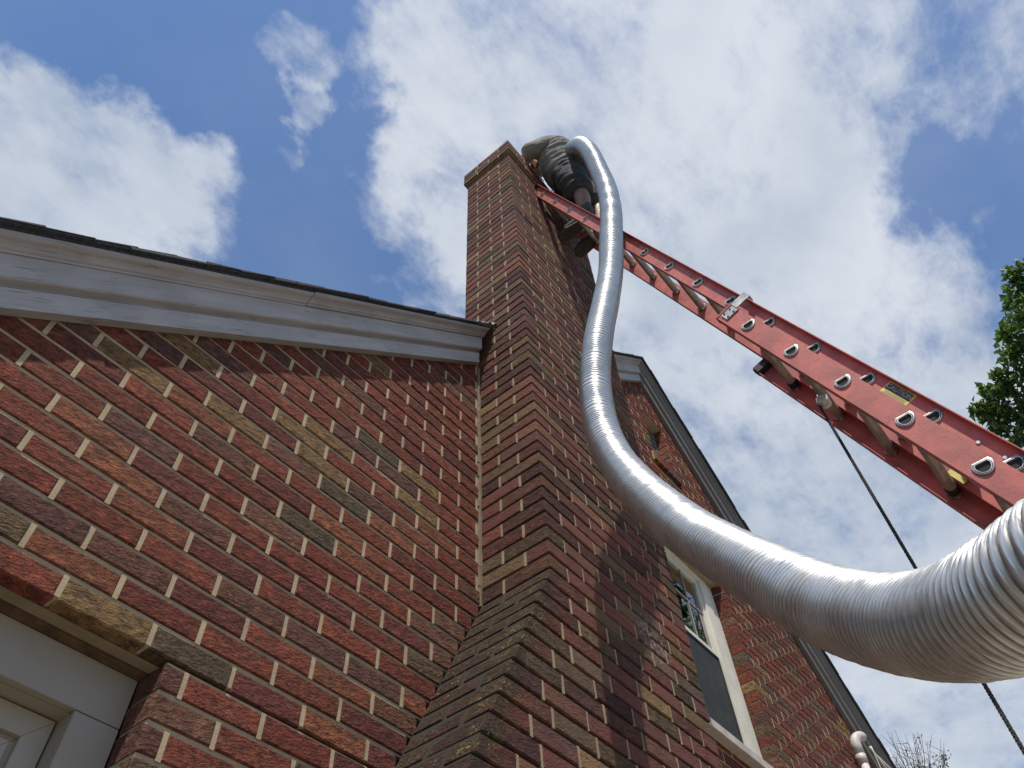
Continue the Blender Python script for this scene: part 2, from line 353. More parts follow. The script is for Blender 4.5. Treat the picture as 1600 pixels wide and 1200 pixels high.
def brick_shape(w, h, d, rnd, full, amp=1.0):
    """vertices and faces of one brick; x from 0..w, y 0..d (0 = face), z 0..h; slightly uneven"""
    b = .0035 if not full else .003
    j = lambda s=.0014: rnd.uniform(-s, s) * amp
    if full:
        bm = bmesh.new(); bmesh.ops.create_cube(bm, size=1)
        for v in bm.verts: v.co = Vector(((v.co.x + .5) * w + j(), (v.co.y + .5) * d + j(), (v.co.z + .5) * h + j()))
        bmesh.ops.bevel(bm, geom=list(bm.edges), offset=b, segments=1, affect='EDGES')
        vs = [tuple(v.co) for v in bm.verts]; fs = [tuple(v.index for v in f.verts) for f in bm.faces]; bm.free(); return vs, fs
    o = [(j(), 0), (w + j(), 0), (w + j(), h), (j(), h)]
    jj = [(j(), j()) for _ in range(4)]
    O = [(o[i][0] + 0, b + .0005, (0, 0, h, h)[i] + jj[i][1]) for i in range(4)]
    I = [((b, w - b, w - b, b)[i] + jj[i][0] * .5, j(.0012), (b, b, h - b, h - b)[i] + jj[i][1]) for i in range(4)]
    K = [(O[i][0], d, O[i][2]) for i in range(4)]
    vs = I + O + K
    fs = [(0, 1, 2, 3)] + [(i, i + 4, (i + 1) % 4 + 4, (i + 1) % 4)[::-1] for i in range(4)] + [(i + 4, i + 8, (i + 1) % 4 + 8, (i + 1) % 4 + 4)[::-1] for i in range(4)]
    fs.append((8, 11, 10, 9))
    fs[0] = (0, 1, 2, 3)
    return vs, fs
class Bricks:
    """collects bricks; the largest in view become parts, the rest one stuff mesh"""
    def __init__(s, parent, pal, rug, occl): s.P = parent; s.pal = pal; s.rug = rug; s.items = []; s.occl = occl; s.cache = {}
    def add(s, x, y, z, w, d, h, rot, full=False, rug=None, shape=None, face=None):
        s.items.append(dict(x=x, y=y, z=z, w=w, d=d, h=h, rot=rot, full=full, rug=s.rug if rug is None else rug, shape=shape, face=face))
    def place(s, it):
        return Matrix.Translation((it['x'], it['y'], it['z'])) @ Matrix.Rotation(it['rot'], 4, 'Z')
    def score(s, it):
        M = s.place(it); best = 0
        faces = [((0, 0, 0), (it['w'], 0, 0), (0, 0, it['h']))]
        if it['full']: faces.append(((0, 0, 0), (0, it['d'], 0), (0, 0, it['h'])))
        tot = 0
        for o, a, bb in faces:
            o, a, bb = Vector(o), Vector(a), Vector(bb)
            ctr = M @ (o + a / 2 + bb / 2); n = M.to_3x3() @ a.cross(bb)
            if a.y != 0: n = -n
            n = -n if False else n
            v = ctr - CAM
            nn_ = n.normalized()
            if nn_.dot(v) > 0: nn_ = None
            if nn_ is None: continue
            u_, v_, z_ = px(ctr)
            if z_ < .1 or not (-30 < u_ < 1630 and -30 < v_ < 1230): continue
            if s.occl(ctr): continue
            q = [px(M @ p) for p in (o, o + a, o + a + bb, o + bb)]
            ar = 0
            for i in range(4):
                x0, y0, _ = q[i]; x1, y1, _ = q[(i + 1) % 4]; ar += x0 * y1 - x1 * y0
            tot += abs(ar) / 2
        return tot
    def finish(s, cap=300, name='brick'):
        for it in s.items: it['s'] = s.score(it)
        order = sorted(range(len(s.items)), key=lambda i: -s.items[i]['s'])
        top = set(i for i in order[:cap] if s.items[i]['s'] > 12)
        rest = MB(); rnd = random.Random(5); org = Vector(world_loc(s.P)); NV = 14
        for i, it in enumerate(s.items):
            M = s.place(it); tint = (*pick(s.pal), it['rug'])
            if i in top:
                if it['shape'] is None:
                    key = (round(it['w'], 3), round(it['d'], 3), it['full'], it['rug'], rnd.randrange(NV * 2 if it['w'] > .19 else 3))
                    me = s.cache.get(key)
                    if me is None:
                        vs, fs = brick_shape(it['w'], it['h'], it['d'], rnd, it['full'])
                        mb = MB(); mb.col = tint; mb.add(vs, fs); me = mb.mesh('brick', M_BRICK); s.cache[key] = me
                else:
                    mb = MB(); mb.col = tint; mb.add(*it['shape']); me = mb.mesh('brick', M_BRICK)
                o = link(name, me, s.P); o.location = M.translation - org; o.rotation_euler = (rnd.uniform(-.004, .004), rnd.uniform(-.003, .003), it['rot'])
            else:
                rest.col = tint
                vs, fs = it['shape'] if it['shape'] is not None else brick_shape(it['w'], it['h'], it['d'], rnd, it['full'])
                rest.add([M @ Vector(v) for v in vs], fs)
        o = rest.build('far_brickwork', M_BRICK, s.P); o['kind'] = 'stuff'
        return len(top)

# ================================================================== HOUSE
house = empty('brick_house', (2.1, 0.0, GZ))
tag(house, 'red brick gable house with white rake trim, seen from below beside its chimney', 'house')
RM = .980; APX = 2.08; APZ = 2.258 + RM * APX
def rake(x): return 2.258 + RM * x if x <= APX else APZ - RM * (x - APX)     # underside of the frieze board
XL, XR = -2.6, 6.76
WIN_L = (-1.95, -1.035, -19 * CRS, 0.0); WIN_R = (1.55, 2.55, 15 * CRS, 36 * CRS); ATT = (2.0, 2.29, 49 * CRS, 57 * CRS)
OPEN = [WIN_L, WIN_R, ATT]
CH_X0, CH_X1, CH_Y0, CH_Y1 = 0.0, 1.0, -.314, .105
def occl_wall(p):
    # chimney box between the camera and the point
    for k in range(1, 30):
        q = CAM + (p - CAM) * (k / 30)
        if CH_X0 < q.x < CH_X1 and CH_Y0 < q.y < 0 and q.z < 5.0: return True
    return False
def subtract(iv, holes):
    out = [iv]
    for a, b in holes:
        nw = []
        for x0, x1 in out:
            if b <= x0 or a >= x1: nw.append((x0, x1)); continue
            if a > x0: nw.append((x0, a))
            if b < x1: nw.append((b, x1))
        out = nw
    return [o for o in out if o[1] - o[0] > .02]
wallE = house
gable = empty('gable_wall', (0, 0, 0)); gable.parent = house; gable.location = Vector((0, 0, 0)) - Vector((2.1, 0, GZ)) + Vector((2.1, 0, GZ))
gable.location = (0, 0, 0)
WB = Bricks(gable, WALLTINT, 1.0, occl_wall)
mort = MB()
for n in range(-41, 66):
    z0 = n * CRS; z1 = z0 + CRS
    lim = z1 - .22                                            # the course may run up behind the frieze as far as this
    xa, xb = XL, XR
    if lim > 2.258 + RM * XL: xa = max(xa, (lim - 2.258) / RM)
    if lim > APZ - RM * (XR - APX): xb = min(xb, APX + (APZ - lim) / RM)
    if xb - xa < .1: continue
    holes = [(o[0], o[1]) for o in OPEN if o[2] - .001 < (z0 + z1) / 2 < o[3]]
    if -41 <= n <= 64: holes.append((.02, .98) if n > 11 else (.02 - (0 if n > 10 else min(.5, (11 - n) * .033)), .98))
    if n in (47, 48): holes.append((1.96, 2.33))
    phase = 0.0 if n % 2 else .5
    for a, b in subtract((xa, xb), holes):
        zb = z0 + (.009 if n == 0 and a < -1 else 0)
        mort.box(a + .004, b - .004, .0052, .1, zb, z1)
        k0 = math.floor((a + .1281) / BP - phase) - 1
        xs = [-.1281 + (k + phase) * BP for k in range(k0, k0 + int((b - a) / BP) + 5)]
        cuts = [a] + [x for x in xs if a + .035 < x < b - .035] + [b]
        for i in range(len(cuts) - 1):
            x0 = cuts[i] + (JT / 2 if i else 0); x1 = cuts[i + 1] - (JT / 2 if i < len(cuts) - 2 else 0)
            if a < -.02 < b and abs(b - .02) < .6 and i == len(cuts) - 2 and n > 11: x1 = -.010
            if x1 - x0 < .02: continue
            WB.add(x0, random.uniform(-.0016, .0012), z0 + JT / 2, x1 - x0, .098, BH, random.uniform(-.004, .004))
            if i: mort.box(x0 - JT - .001, x0 + .001, .0018, .097, z0 + (.012 if n == 0 and a < -1 else .003), z1 - .003)
# rowlock sill under the attic louvre
for k in range(6):
    WB.add(1.962 + k * .0615, -.022, 47 * CRS + .03, .053, .11, CRS * 1.5, 0)
mort.box(1.962, 2.325, -.012, .1, 47 * CRS + .035, 49 * CRS - .008)
mort.build('mortar_joints', M_MORTAR, gable)['kind'] = 'stuff'
nw = WB.finish(300)
# soft mortar fillet where wall and chimney meet
mf = MB()
zs = [11 * CRS + i * .045 for i in range(34)]
for i in range(len(zs) - 1):
    a = .0; w0 = .010 + random.uniform(-.003, .003)
    mf.box(-w0, .001, -.004 + random.uniform(-.001, .001), .02, zs[i], zs[i + 1] + .0005)
mf.build('mortar_fillet', M_MORTAR3B, gable)

# roof: slab behind the rakes, shingle courses along the edges
def sweep(mb, prof, xa, xb, m=None):
    """profile (y, dz above the frieze underside) swept along the rake between xa and xb"""
    mb.prism(prof, lambda p: (xa, p[0], rake(xa) + p[1]), lambda p: (xb, p[0], rake(xb) + p[1]))
FRZ = [(-.001, 0), (-.030, 0), (-.031, .086), (-.022, .092), (-.001, .092)]
FAS = [(-.001, .094), (-.026, .094), (-.026, .100), (-.046, .106), (-.050, .112), (-.051, .208), (-.001, .208)]
CRW = [(-.001, .210), (-.054, .210), (-.056, .216), (-.062, .220), (-.0665, .229), (-.075, .238), (-.086, .243), (-.092, .249), (-.0925, .262), (-.001, .262)]
segs = [('left', -2.95, -.034), ('mid', 1.012, APX)]
for nm, xa, xb in segs:
    m = MB(); sweep(m, FRZ, xa, xb); m.build('frieze_board', M_PAINT, house)
    m = MB(); sweep(m, FAS, xa, xb); m.build('fascia_board', M_PAINT, house)
    parts = [(xa, xb)] if nm == 'mid' else [(xa, -1.035), (-1.033, xb + .012)]
    for i, (a, b) in enumerate(parts):
        m = MB(); off = .003 if i else 0
        sweep(m, [(y - off, dz + off) for y, dz in CRW], a, b); m.build('crown_moulding', M_PAINT, house, smooth=False)
xe = 7.05
m = MB(); sweep(m, FRZ, APX, xe); m.build('frieze_board', M_TRIM, house)
m = MB(); sweep(m, FAS, APX, xe); m.build('fascia_board', M_TRIM, house)
m = MB(); sweep(m, CRW, APX, xe); m.build('crown_moulding', M_TRIM, house)
roof = MB()
for xa, xb in ((-2.98, APX), (APX, 7.1)):
    for a, b, yb in (((xa, -.02, 7.5), (1.02, xb, 7.5), (-.02, 1.02, 7.5)) if xa < 0 else ((xa, xb, 7.5),)):
        y0 = .135 if a == -.02 else -.096
        roof.prism([(y0, .264), (yb, .264), (yb, .271), (y0, .271)], lambda p: (a, p[0], rake(a) + p[1]), lambda p: (b, p[0], rake(b) + p[1]))
rf = roof.build('roof', M_SHINGLE, house)
# shingle tabs that show at the rake edge
C45 = math.cos(math.atan(RM)); rr = random.Random(3)
def shingles(x0, x1, sgn):
    L = abs(x1 - x0) / C45; n = int(L / .135)
    for k in range(n + 1):
        s0 = k * .135                                         # slope distance from the eave end
        for lay in range(2):
            o = rr.uniform(-.010, .012); ln = .30
            base = (x0 + sgn * (s0 + lay * .0) * C45)
            a = math.atan(RM) * sgn
            w0 = -.108 - lay * .003 + o * .35; w1 = w0 + rr.choice((.30, .34))
            z = rake(base) + .2715 + lay * .006
            t = .005 + rr.uniform(0, .0015)
            M = Matrix.Translation((base, 0, z)) @ Matrix.Rotation(-a, 4, 'Y') @ Matrix.Rotation(-sgn * (.012 if sgn > 0 else .009), 4, 'Y')
            m = MB(); ll = ln if lay == 0 else .15 + rr.uniform(-.01, .02)
            ll = min(ll, abs(APX - base) / C45 - .005)
            if ll < .03: continue
            xx = (0, ll) if sgn > 0 else (-ll, 0)
            zlift = .012 * 0
            m.box(xx[0], xx[1], w0, w1, zlift, zlift + t)
            # curl / broken corner
            m.v = [(x, y, zz_ + (rr.uniform(-.002, .004))) for x, y, zz_ in m.v]
            m.v = [tuple(M @ Vector(v)) for v in m.v]
            if base > -.20 and base < 1.0 and sgn > 0 and base + ll * C45 > -.0: continue
            m.build('shingle', M_SHINGLE, rf)
shingles(-2.95, APX - .03, 1)
shingles(7.0, APX + .03, -1)
for i in range(3):
    m = MB()
    for sg in (-1, 1):
        m.prism([(-.110 + .28 * i, .286), (.16 + .28 * i, .286), (.16 + .28 * i, .293), (-.110 + .28 * i, .293)], lambda p: (APX, p[0], APZ + p[1]), lambda p: (APX + sg * .14, p[0], APZ - RM * .14 + p[1]))
    m.build('ridge_shingle', M_SHINGLE, rf)
# lead flashing where rake roof meets chimney
m = MB(); rr2 = random.Random(9)
for k in range(9):
    x = -.14 + k * .0155; z = rake(x) + .28
    y0 = -.125 + rr2.uniform(-.008, .01)
    m.add([(x, y0, z), (x + .018, y0 + .004, z + .012), (x + .020, y0 + .02, z + .045 + rr2.uniform(-.012, .012)), (x, y0 + .02, z + .03 + rr2.uniform(-.012, .01)),
           (x, .09, z), (x + .018, .09, z + .012), (x + .02, .09, z + .05), (x, .09, z + .035)],
          [(0, 1, 2, 3), (4, 7, 6, 5), (0, 4, 5, 1), (1, 5, 6, 2), (2, 6, 7, 3), (3, 7, 4, 0)])
m.build('flashing', M_FLASH, house)
# body of the house behind the gable
m = MB()
m.box(XL, XL + .1, .11, 7.4, GZ, rake(XL) + .27); m.box(XR - .1, XR, .11, 7.4, GZ, rake(XR) + .27)
m.box(XL + .1, XR - .1, 7.3, 7.4, GZ, 1.0)
m.build('side_wall', simple('plain_brickwork', (.17, .06, .05), .9, 0, .3, 20, .4), house)
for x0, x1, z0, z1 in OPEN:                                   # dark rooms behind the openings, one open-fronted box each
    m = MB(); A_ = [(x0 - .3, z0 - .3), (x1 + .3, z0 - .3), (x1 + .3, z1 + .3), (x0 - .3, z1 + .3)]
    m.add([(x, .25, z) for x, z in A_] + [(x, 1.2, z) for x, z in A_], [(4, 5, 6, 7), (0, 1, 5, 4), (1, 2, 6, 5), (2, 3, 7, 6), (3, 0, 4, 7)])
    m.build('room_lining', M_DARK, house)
# --- upper sash window right of the chimney
def bx(parent, name, mt, *b, bevel=.0):
    m = MB()
    for q in b: m.box(*q)
    return m.build(name, mt, parent, bevel=bevel)
x0, x1, z0, z1 = WIN_R
win = empty('sash_window', (0, 0, 0)); win.parent = house; win.location = Vector((2.05, .1, 1.1)) - Vector((2.1, 0, GZ))
Y = .085
bx(win, 'casing', M_VINYL, (x1 - .185, x1 - .085, Y, Y + .09, z0 + .01, z1 - .004), (x1 - .0845, x1 - .003, Y + .006, Y + .09, z0 + .01, z1 - .004), bevel=.002)
bx(win, 'casing', M_VINYL, (x0 + .003, x0 + .0845, Y + .006, Y + .09, z0 + .01, z1 - .004), (x0 + .085, x0 + .185, Y, Y + .09, z0 + .01, z1 - .004), bevel=.002)
bx(win, 'head_casing', M_VINYL, (x0 + .186, x1 - .186, Y + .001, Y + .09, z1 - .045, z1 - .004), bevel=.002)
X0, X1 = x0 + .185, x1 - .185; ZM = 1.81
def sash(name, a, b, c, d, y, w, mt=M_VINYL):
    return bx(win, name, mt, (a, a + w, y, y + .035, c, d), (b - w, b, y, y + .035, c, d), (a + w, b - w, y, y + .035, c, c + w), (a + w, b - w, y, y + .035, d - w, d), bevel=.0015)
us = sash('upper_sash', X0, X1, ZM - .012, z1 - .047, Y + .018, .030)
ls = sash('lower_sash', X0, X1, z0 + .02, ZM + .012, Y + .055, .032)
bx(win, 'pane', M_GLASS, (X0 + .03, X1 - .03, Y + .032, Y + .036, ZM + .015, z1 - .077))
bx(win, 'muntin', M_FRAME2, (2.147, 2.154, Y + .024, Y + .030, ZM + .018, z1 - .078)); bx(win, 'muntin', M_FRAME2, (1.932, 1.939, Y + .024, Y + .030, ZM + .018, z1 - .078))
bx(win, 'muntin', M_FRAME2, (X0 + .031, X1 - .031, Y + .0245, Y + .0295, 2.108, 2.115))
bx(win, 'pane', M_GLASS, (X0 + .032, X1 - .032, Y + .070, Y + .074, z0 + .052, ZM - .02))
sc = bx(win, 'insect_screen', M_SCREEN, (X0 + .016, X1 - .016, Y + .024, Y + .026, z0 + .030, ZM - .026))
bx(win, 'screen_frame', M_BLACK, (X0 + .004, X0 + .016, Y + .018, Y + .030, z0 + .02, ZM - .014), (X1 - .016, X1 - .002, Y + .018, Y + .030, z0 + .02, ZM - .014), (X0 + .016, X1 - .016, Y + .018, Y + .030, z0 + .02, z0 + .030), (X0 + .016, X1 - .016, Y + .018, Y + .030, ZM - .026, ZM - .014))
bx(win, 'sill', simple('weathered_sill', (.42, .36, .33), .7, 0, .2, 12, .2), (x0 + .02, x1 - .004, -.052, .086, z0 - .040, z0 + .009), bevel=.003)
m = MB()
for k in range(26):
    a = X0 + .05 + k * .024; 
    if 1.80 < a < 2.26: continue
    m.box(a, a + .024, Y + .16 + .012 * (k % 2), Y + .165 + .012 * (k % 2), z0 + .03, z1 - .06)
m.build('curtain', M_CURT, win)

# --- attic louvre
x0, x1, z0, z1 = ATT
lv = empty('attic_louvre', (0, 0, 0)); lv.parent = house; lv.location = Vector((2.145, .08, z0)) - Vector((2.1, 0, GZ))
bx(lv, 'louvre_frame', M_TRIM, (x0 + .003, x0 + .028, .075, .12, z0 + .003, z1 - .003), (x1 - .028, x1 - .003, .075, .12, z0 + .003, z1 - .003), (x0 + .028, x1 - .028, .075, .12, z1 - .03, z1 - .003), (x0 + .028, x1 - .028, .075, .12, z0 + .003, z0 + .028))
for k in range(9):
    zz_ = z0 + .045 + k * .053
    m = MB(); m.prism([(.078, zz_), (.118, zz_ + .035), (.120, zz_ + .031), (.080, zz_ - .004)], lambda p: (x0 + .0285, p[0], p[1]), lambda p: (x1 - .0285, p[0], p[1])); m.build('slat', M_PAINT, lv)

# --- lower left window
x0, x1, z0, z1 = WIN_L
wl = empty('casement_window', (0, 0, 0)); wl.parent = house; wl.location = Vector((-1.5, .1, -.6)) - Vector((2.1, 0, GZ))
Y = .094
bx(wl, 'lintel_steel', M_RUST, (x0 - .05, x1 - .002, .070, .0935, -.0095, .0025))
bx(wl, 'mortar_bed', M_MORTAR3B, (x0 - .05, x1 + .03, .040, .0685, -.001, .004))
bx(wl, 'head_panel', M_CLAD, (x0 + .004, x1 - .004, Y, Y + .02, -.1205, -.0098), bevel=.001)
bx(wl, 'jamb_panel', M_CLAD, (x1 - .104, x1 - .004, Y, Y + .02, z0 + .02, -.1225), bevel=.001)
bx(wl, 'jamb_panel', M_CLAD, (x0 + .004, x0 + .104, Y, Y + .02, z0 + .02, -.1225), bevel=.001)
a, b, c, d = x0 + .1045, x1 - .1045, z0 + .03, -.1228
bx(wl, 'reveal_lining', M_CLAD, (a - .012, a, Y + .0205, Y + .12, c, d), (b, b + .012, Y + .0205, Y + .12, c, d), (a, b, Y + .0205, Y + .12, d, d + .012))
def ring(name, mt, inset, w, y, dep):
    A, B, Cc, Dd = a + inset, b - inset, c + inset, d - inset
    o = MB()
    def mit(p, q, r_2, s_2):                                  # mitred pieces, a hairline apart
        o.add([(p[0], y, p[1]), (q[0], y, q[1]), (r_2[0], y, r_2[1]), (s_2[0], y, s_2[1]), (p[0], y + dep, p[1]), (q[0], y + dep, q[1]), (r_2[0], y + dep, r_2[1]), (s_2[0], y + dep, s_2[1])],
              [(0, 1, 2, 3), (4, 7, 6, 5), (0, 4, 5, 1), (1, 5, 6, 2), (2, 6, 7, 3), (3, 7, 4, 0)])
    g_ = .0005
    mit((A + g_, Dd), (B - g_, Dd), (B - w - g_, Dd - w), (A + w + g_, Dd - w)); mit((A + g_, Cc), (A + w + g_, Cc + w), (B - w - g_, Cc + w), (B - g_, Cc))
    mit((B, Dd - g_), (B, Cc + g_), (B - w, Cc + w + g_), (B - w, Dd - w - g_)); mit((A, Cc + g_), (A, Dd - g_), (A + w, Dd - w - g_), (A + w, Cc + w + g_))
    return o.build(name, mt, wl)
ring('window_frame', M_FRAME2, .004, .050, Y + .058, .05)
ring('stop_bead', M_FRAME2, .054, .012, Y + .074, .03)
sh = ring('sash', M_FRAME2, .0665, .044, Y + .066, .04)
bd = ring('glazing_bead', M_FRAME2, .111, .010, Y + .078, .02)
bx(wl, 'pane', M_GLASS, (a + .112, b - .112, Y + .086, Y + .090, c + .112, d - .112))
m = MB()
for k in range(20):
    q = a + .1 + k * .03
    m.box(q, q + .03, Y + .2 + .014 * (k % 2), Y + .206 + .014 * (k % 2), c, d)
m.build('curtain', simple('blue_grey_curtain', (.16, .20, .24), .9), wl)

# ================================================================== CHIMNEY
chim = empty('brick_chimney', (.5, -.1, GZ))
tag(chim, 'tall brick chimney with corbelled cap and sloping shoulder, standing against the gable', 'chimney')
def occl_ch(p): return False
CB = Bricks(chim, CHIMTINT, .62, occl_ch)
def fill(a, b):
    """bricks between a and b with joints at both ends: list of (start, end)"""
    out = []; x = a
    while b - x > BL + .0005 + JT + .055:
        out.append((x, x + BL)); x += BP
    rest = b - x
    if rest > BL + .03:
        h_ = (rest - JT) / 2; out.append((x, x + h_)); out.append((x + h_ + JT, b))
    elif rest > .02: out.append((x, b))
    return out
cm = MB(); cs = MB()
HJ = []                                                       # head joints
def head(x, y, z, axis):                                      # little mortar block in a head joint
    if axis == 'x': cm.box(x - .001, x + JT + .001, y + .003, y + .09, z + .003, z + CRS - .003)
    else: cm.box(x + .003, x + .09, y - .001, y + JT + .001, z + .003, z + CRS - .003)
def ring_course(n, x0, x1, y0, y1, left_y1, off=0, back=False, shoulder=None):
    z = n * CRS; odd = n % 2; rg = lambda: random.choice((.4, .5, .6, .9, 1.0))
    jit = lambda: random.uniform(-.0012, .0012)
    fw = HD if odd else BL; sw = BL if odd else HD            # corner brick: width on the front, width on the sides
    if shoulder is None:
        CB.add(x0 + jit(), y0 + jit(), z + JT / 2, fw, sw, BH, 0, full=True, rug=rg())
        fa = x0 + fw + JT
    else:
        xt, xb = shoulder                                     # sloping end: x at the top and at the bottom of the course
        d1 = .11 if odd else .20
        nxt = xt + (.13 if odd else .20)
        for ya, yb in ((0, d1 - JT), (d1, -y0 - .004)):
            ya2, yb2 = y0 + ya, y0 + yb
            vs = [(xb + .0, ya2, JT * .35), (nxt, ya2, JT * .35), (nxt, yb2, JT * .35), (xb, yb2, JT * .35), (xt + .0, ya2, CRS - JT * .35), (nxt, ya2, CRS - JT * .35), (nxt, yb2, CRS - JT * .35), (xt, yb2, CRS - JT * .35)]
            bm = bmesh.new(); bv = [bm.verts.new(v) for v in vs]
            for f in [(0, 3, 2, 1), (4, 5, 6, 7), (0, 1, 5, 4), (1, 2, 6, 5), (2, 3, 7, 6), (3, 0, 4, 7)]: bm.faces.new([bv[i] for i in f])
            for v in bm.verts: v.co += Vector((random.uniform(-.002, .002), random.uniform(-.0015, .0015), random.uniform(-.0015, .0015)))
            bmesh.ops.bevel(bm, geom=list(bm.edges), offset=.0045, segments=1, affect='EDGES')
            sh_ = ([tuple(v.co) for v in bm.verts], [tuple(v.index for v in f.verts) for f in bm.faces]); bm.free()
            CB.items.append(dict(x=0, y=0, z=z, w=.2, d=.2, h=.06, rot=0, full=True, rug=1.0, shape=sh_, face=None, s0=1))
        cm.box(nxt - .001, nxt + JT + .001, y0 + .003, y0 + .09, z + .003, z + CRS - .003)
        fa = nxt + JT
    fe = x1 - fw - JT
    pr = fill(fa, fe)
    for i, (a, b) in enumerate(pr): CB.add(a, y0 + jit(), z + JT / 2, b - a, .1, BH, random.uniform(-.003, .003), rug=rg())
    if shoulder is None: head(x0 + fw, y0, z, 'x')
    for a, b in pr: head(b, y0, z, 'x')
    # left face (bricks rotated so that their local -y looks to -x)
    if shoulder is None:
        ls = fill(y0 + sw + JT, left_y1)
        for a, b in ls: CB.add(x0 + jit(), b, z + JT / 2, b - a, .1, BH, -math.pi / 2, rug=rg())
        head(x0, y0 + sw, z, 'y')
        for a, b in ls[:-1]: head(x0, b, z, 'y')
    # right corner and right face
    CB.add(x1 - fw + jit(), y0 + jit(), z + JT / 2, fw, sw, BH, 0, full=True, rug=rg())
    for a, b in fill(y0 + sw + JT, left_y1): CB.add(x1, a, z + JT / 2, b - a, .1, BH, math.pi / 2, rug=rg())
    if back:
        for a, b in fill(x0 + .11, x1 - .11): CB.add(b, y1, z + JT / 2, b - a, .1, BH, math.pi, rug=rg())
ZR = 33
for n in range(11, 72):
    up = n >= ZR
    ring_course(n, CH_X0, CH_X1, CH_Y0, CH_Y1, CH_Y1 if up else -.006, back=up)
for n in range(-6, 11):
    k = 11 - n
    ring_course(n, 0, CH_X1, CH_Y0, 0, -.006, shoulder=(-(k - 1) * .0332, -k * .0332))
for n in range(-41, -6):
    ring_course(n, -17 * .0332, CH_X1, CH_Y0, 0, -.006)
for n in range(72, 75):
    ring_course(n, -.022, 1.022, -.336, .127, .127, back=True)
I = .0085
cm.box(I, 1 - I, CH_Y0 + I, -.001, 10 * CRS, ZR * CRS); cm.box(I, 1 - I, CH_Y0 + I, CH_Y1 - I, ZR * CRS, 71.9 * CRS)
cm.box(-.022 + I, 1.022 - I, -.336 + I, .127 - I, 72 * CRS - .0005 + .004, 75 * CRS - .006)
cm.box(.0005 - 17 * .0332 + I, 1 - I, CH_Y0 + I, -.002, -41 * CRS, -6 * CRS)
m0 = [(-17 * .0332 + .0025, -6 * CRS), (.0025, 11 * CRS), (1 - I, 11 * CRS - .002), (1 - I, -6 * CRS)]
cs.prism(m0, lambda p: (p[0], CH_Y0 + I + .001, p[1]), lambda p: (p[0], -.001, p[1]))
cs.build('shoulder_mortar', M_MORTAR3, chim)
cm.build('mortar_joints', M_MORTAR2, chim)['kind'] = 'stuff'
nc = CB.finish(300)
m = MB(); m.prism([(-.020, 75 * CRS - .004), (1.02, 75 * CRS - .004), (.96, 75 * CRS + .014), (.04, 75 * CRS + .014)], lambda p: (p[0], -.332, p[1]), lambda p: (p[0], .124, p[1]))
m.build('cap_wash', M_WASH, chim)
m = MB(); m.box(.25, .75, -.22, .02, 75 * CRS + .010, 75 * CRS + .06); m.build('flue_liner', simple('clay_flue', (.25, .13, .08), .8), chim)

# ================================================================== LADDER
AN = 1.2575
dn = Vector((0, -math.cos(AN), -math.sin(AN))); nn_v = Vector((0, -math.sin(AN), math.cos(AN)))
F0 = Vector((0, -.927, 2.855)); B0 = Vector((0, -1.231, 1.699)); ST = .3048
lad = empty('extension_ladder', (.51, -2.66, GZ))
tag(lad, 'red fibreglass extension ladder leaning on the chimney top, man standing on it', 'ladder')
def fr(o0, x, n, t): return o0 + Vector((x, 0, 0)) + nn_v * n + dn * t
def lbox(mb, o0, xa, xb, na, nb, ta, tb):
    vs = [fr(o0, x, n, t) for t in (ta, tb) for n in (na, nb) for x in (xa, xb)]
    mb.add(vs, [(0, 2, 3, 1), (4, 5, 7, 6), (0, 1, 5, 4), (1, 3, 7, 5), (3, 2, 6, 7), (2, 0, 4, 6)])
def channel(name, o0, xw, sgn, ta, tb, wid=.043, fl=.028, th=.0045):
    """xw = outer face of the web, sgn = side to which the flanges point"""
    pr = [(xw, -wid), (xw, wid), (xw + sgn * fl, wid), (xw + sgn * fl, wid - th), (xw + sgn * th, wid - th), (xw + sgn * th, -wid + th), (xw + sgn * fl, -wid + th), (xw + sgn * fl, -wid)]
    m = MB(); m.prism(pr, lambda p: fr(o0, p[0], p[1], ta), lambda p: fr(o0, p[0], p[1], tb))
    return m.build(name, M_RED, lad, bevel=.0009)
FT, FB = -2.02, -2.02 + 4.88
BT = -.20; BB = (1.699 - GZ) / math.sin(AN)
# fly section: webs inside, flanges outward; base section: webs outside, flanges inward
fL = channel('fly_rail', F0, .344, -1, FT, FB); fR = channel('fly_rail', F0, .668, 1, FT, FB)
bL = channel('base_rail', B0, .296, 1, BT, BB - .06, .044, .030); bR = channel('base_rail', B0, .724, -1, BT - .02, BB - .06, .044, .030)
def dshape(n=14, w=.026, h=.0235):
    """D outline in (y, z): flat tread on top"""
    p = [(-w, h * .55), (-w * .8, h)] + [(w * .8, h), (w, h * .55)]
    for k in range(1, n): a = math.pi * k / n; p.append((w * math.cos(a), h * .55 - math.sin(a) * h * 1.45))
    return p
DP = dshape()
def plate(parent, pos, x, sgn):
    """pressed ring around the rung end on the outer face of a rail"""
    m = MB(); n = len(DP); b = len(m.v)
    rings = [(1.20, 0.0), (1.16, .004), (1.00, .005), (.96, .003), (.90, .0065), (.80, .0065), (.76, .001)]
    for s_, h in rings:
        for y, z in DP: m.v.append((x + sgn * h, pos.y + y * s_, pos.z + (z + .004) * s_))
    for r in range(len(rings) - 1):
        for k in range(n): m.face(b + r * n + k, b + r * n + (k + 1) % n, b + (r + 1) * n + (k + 1) % n, b + (r + 1) * n + k)
    o = m.build('rung_plate', M_ALU, parent)
    m = MB(); m.add([(x + sgn * .0012, pos.y + y * .80, pos.z + (z + .004) * .80) for y, z in DP], [tuple(range(n))]); m.build('rung_plate', M_DARK, parent, fix=False)  # flat dark disc painted in for the shaded hollow of the rung end
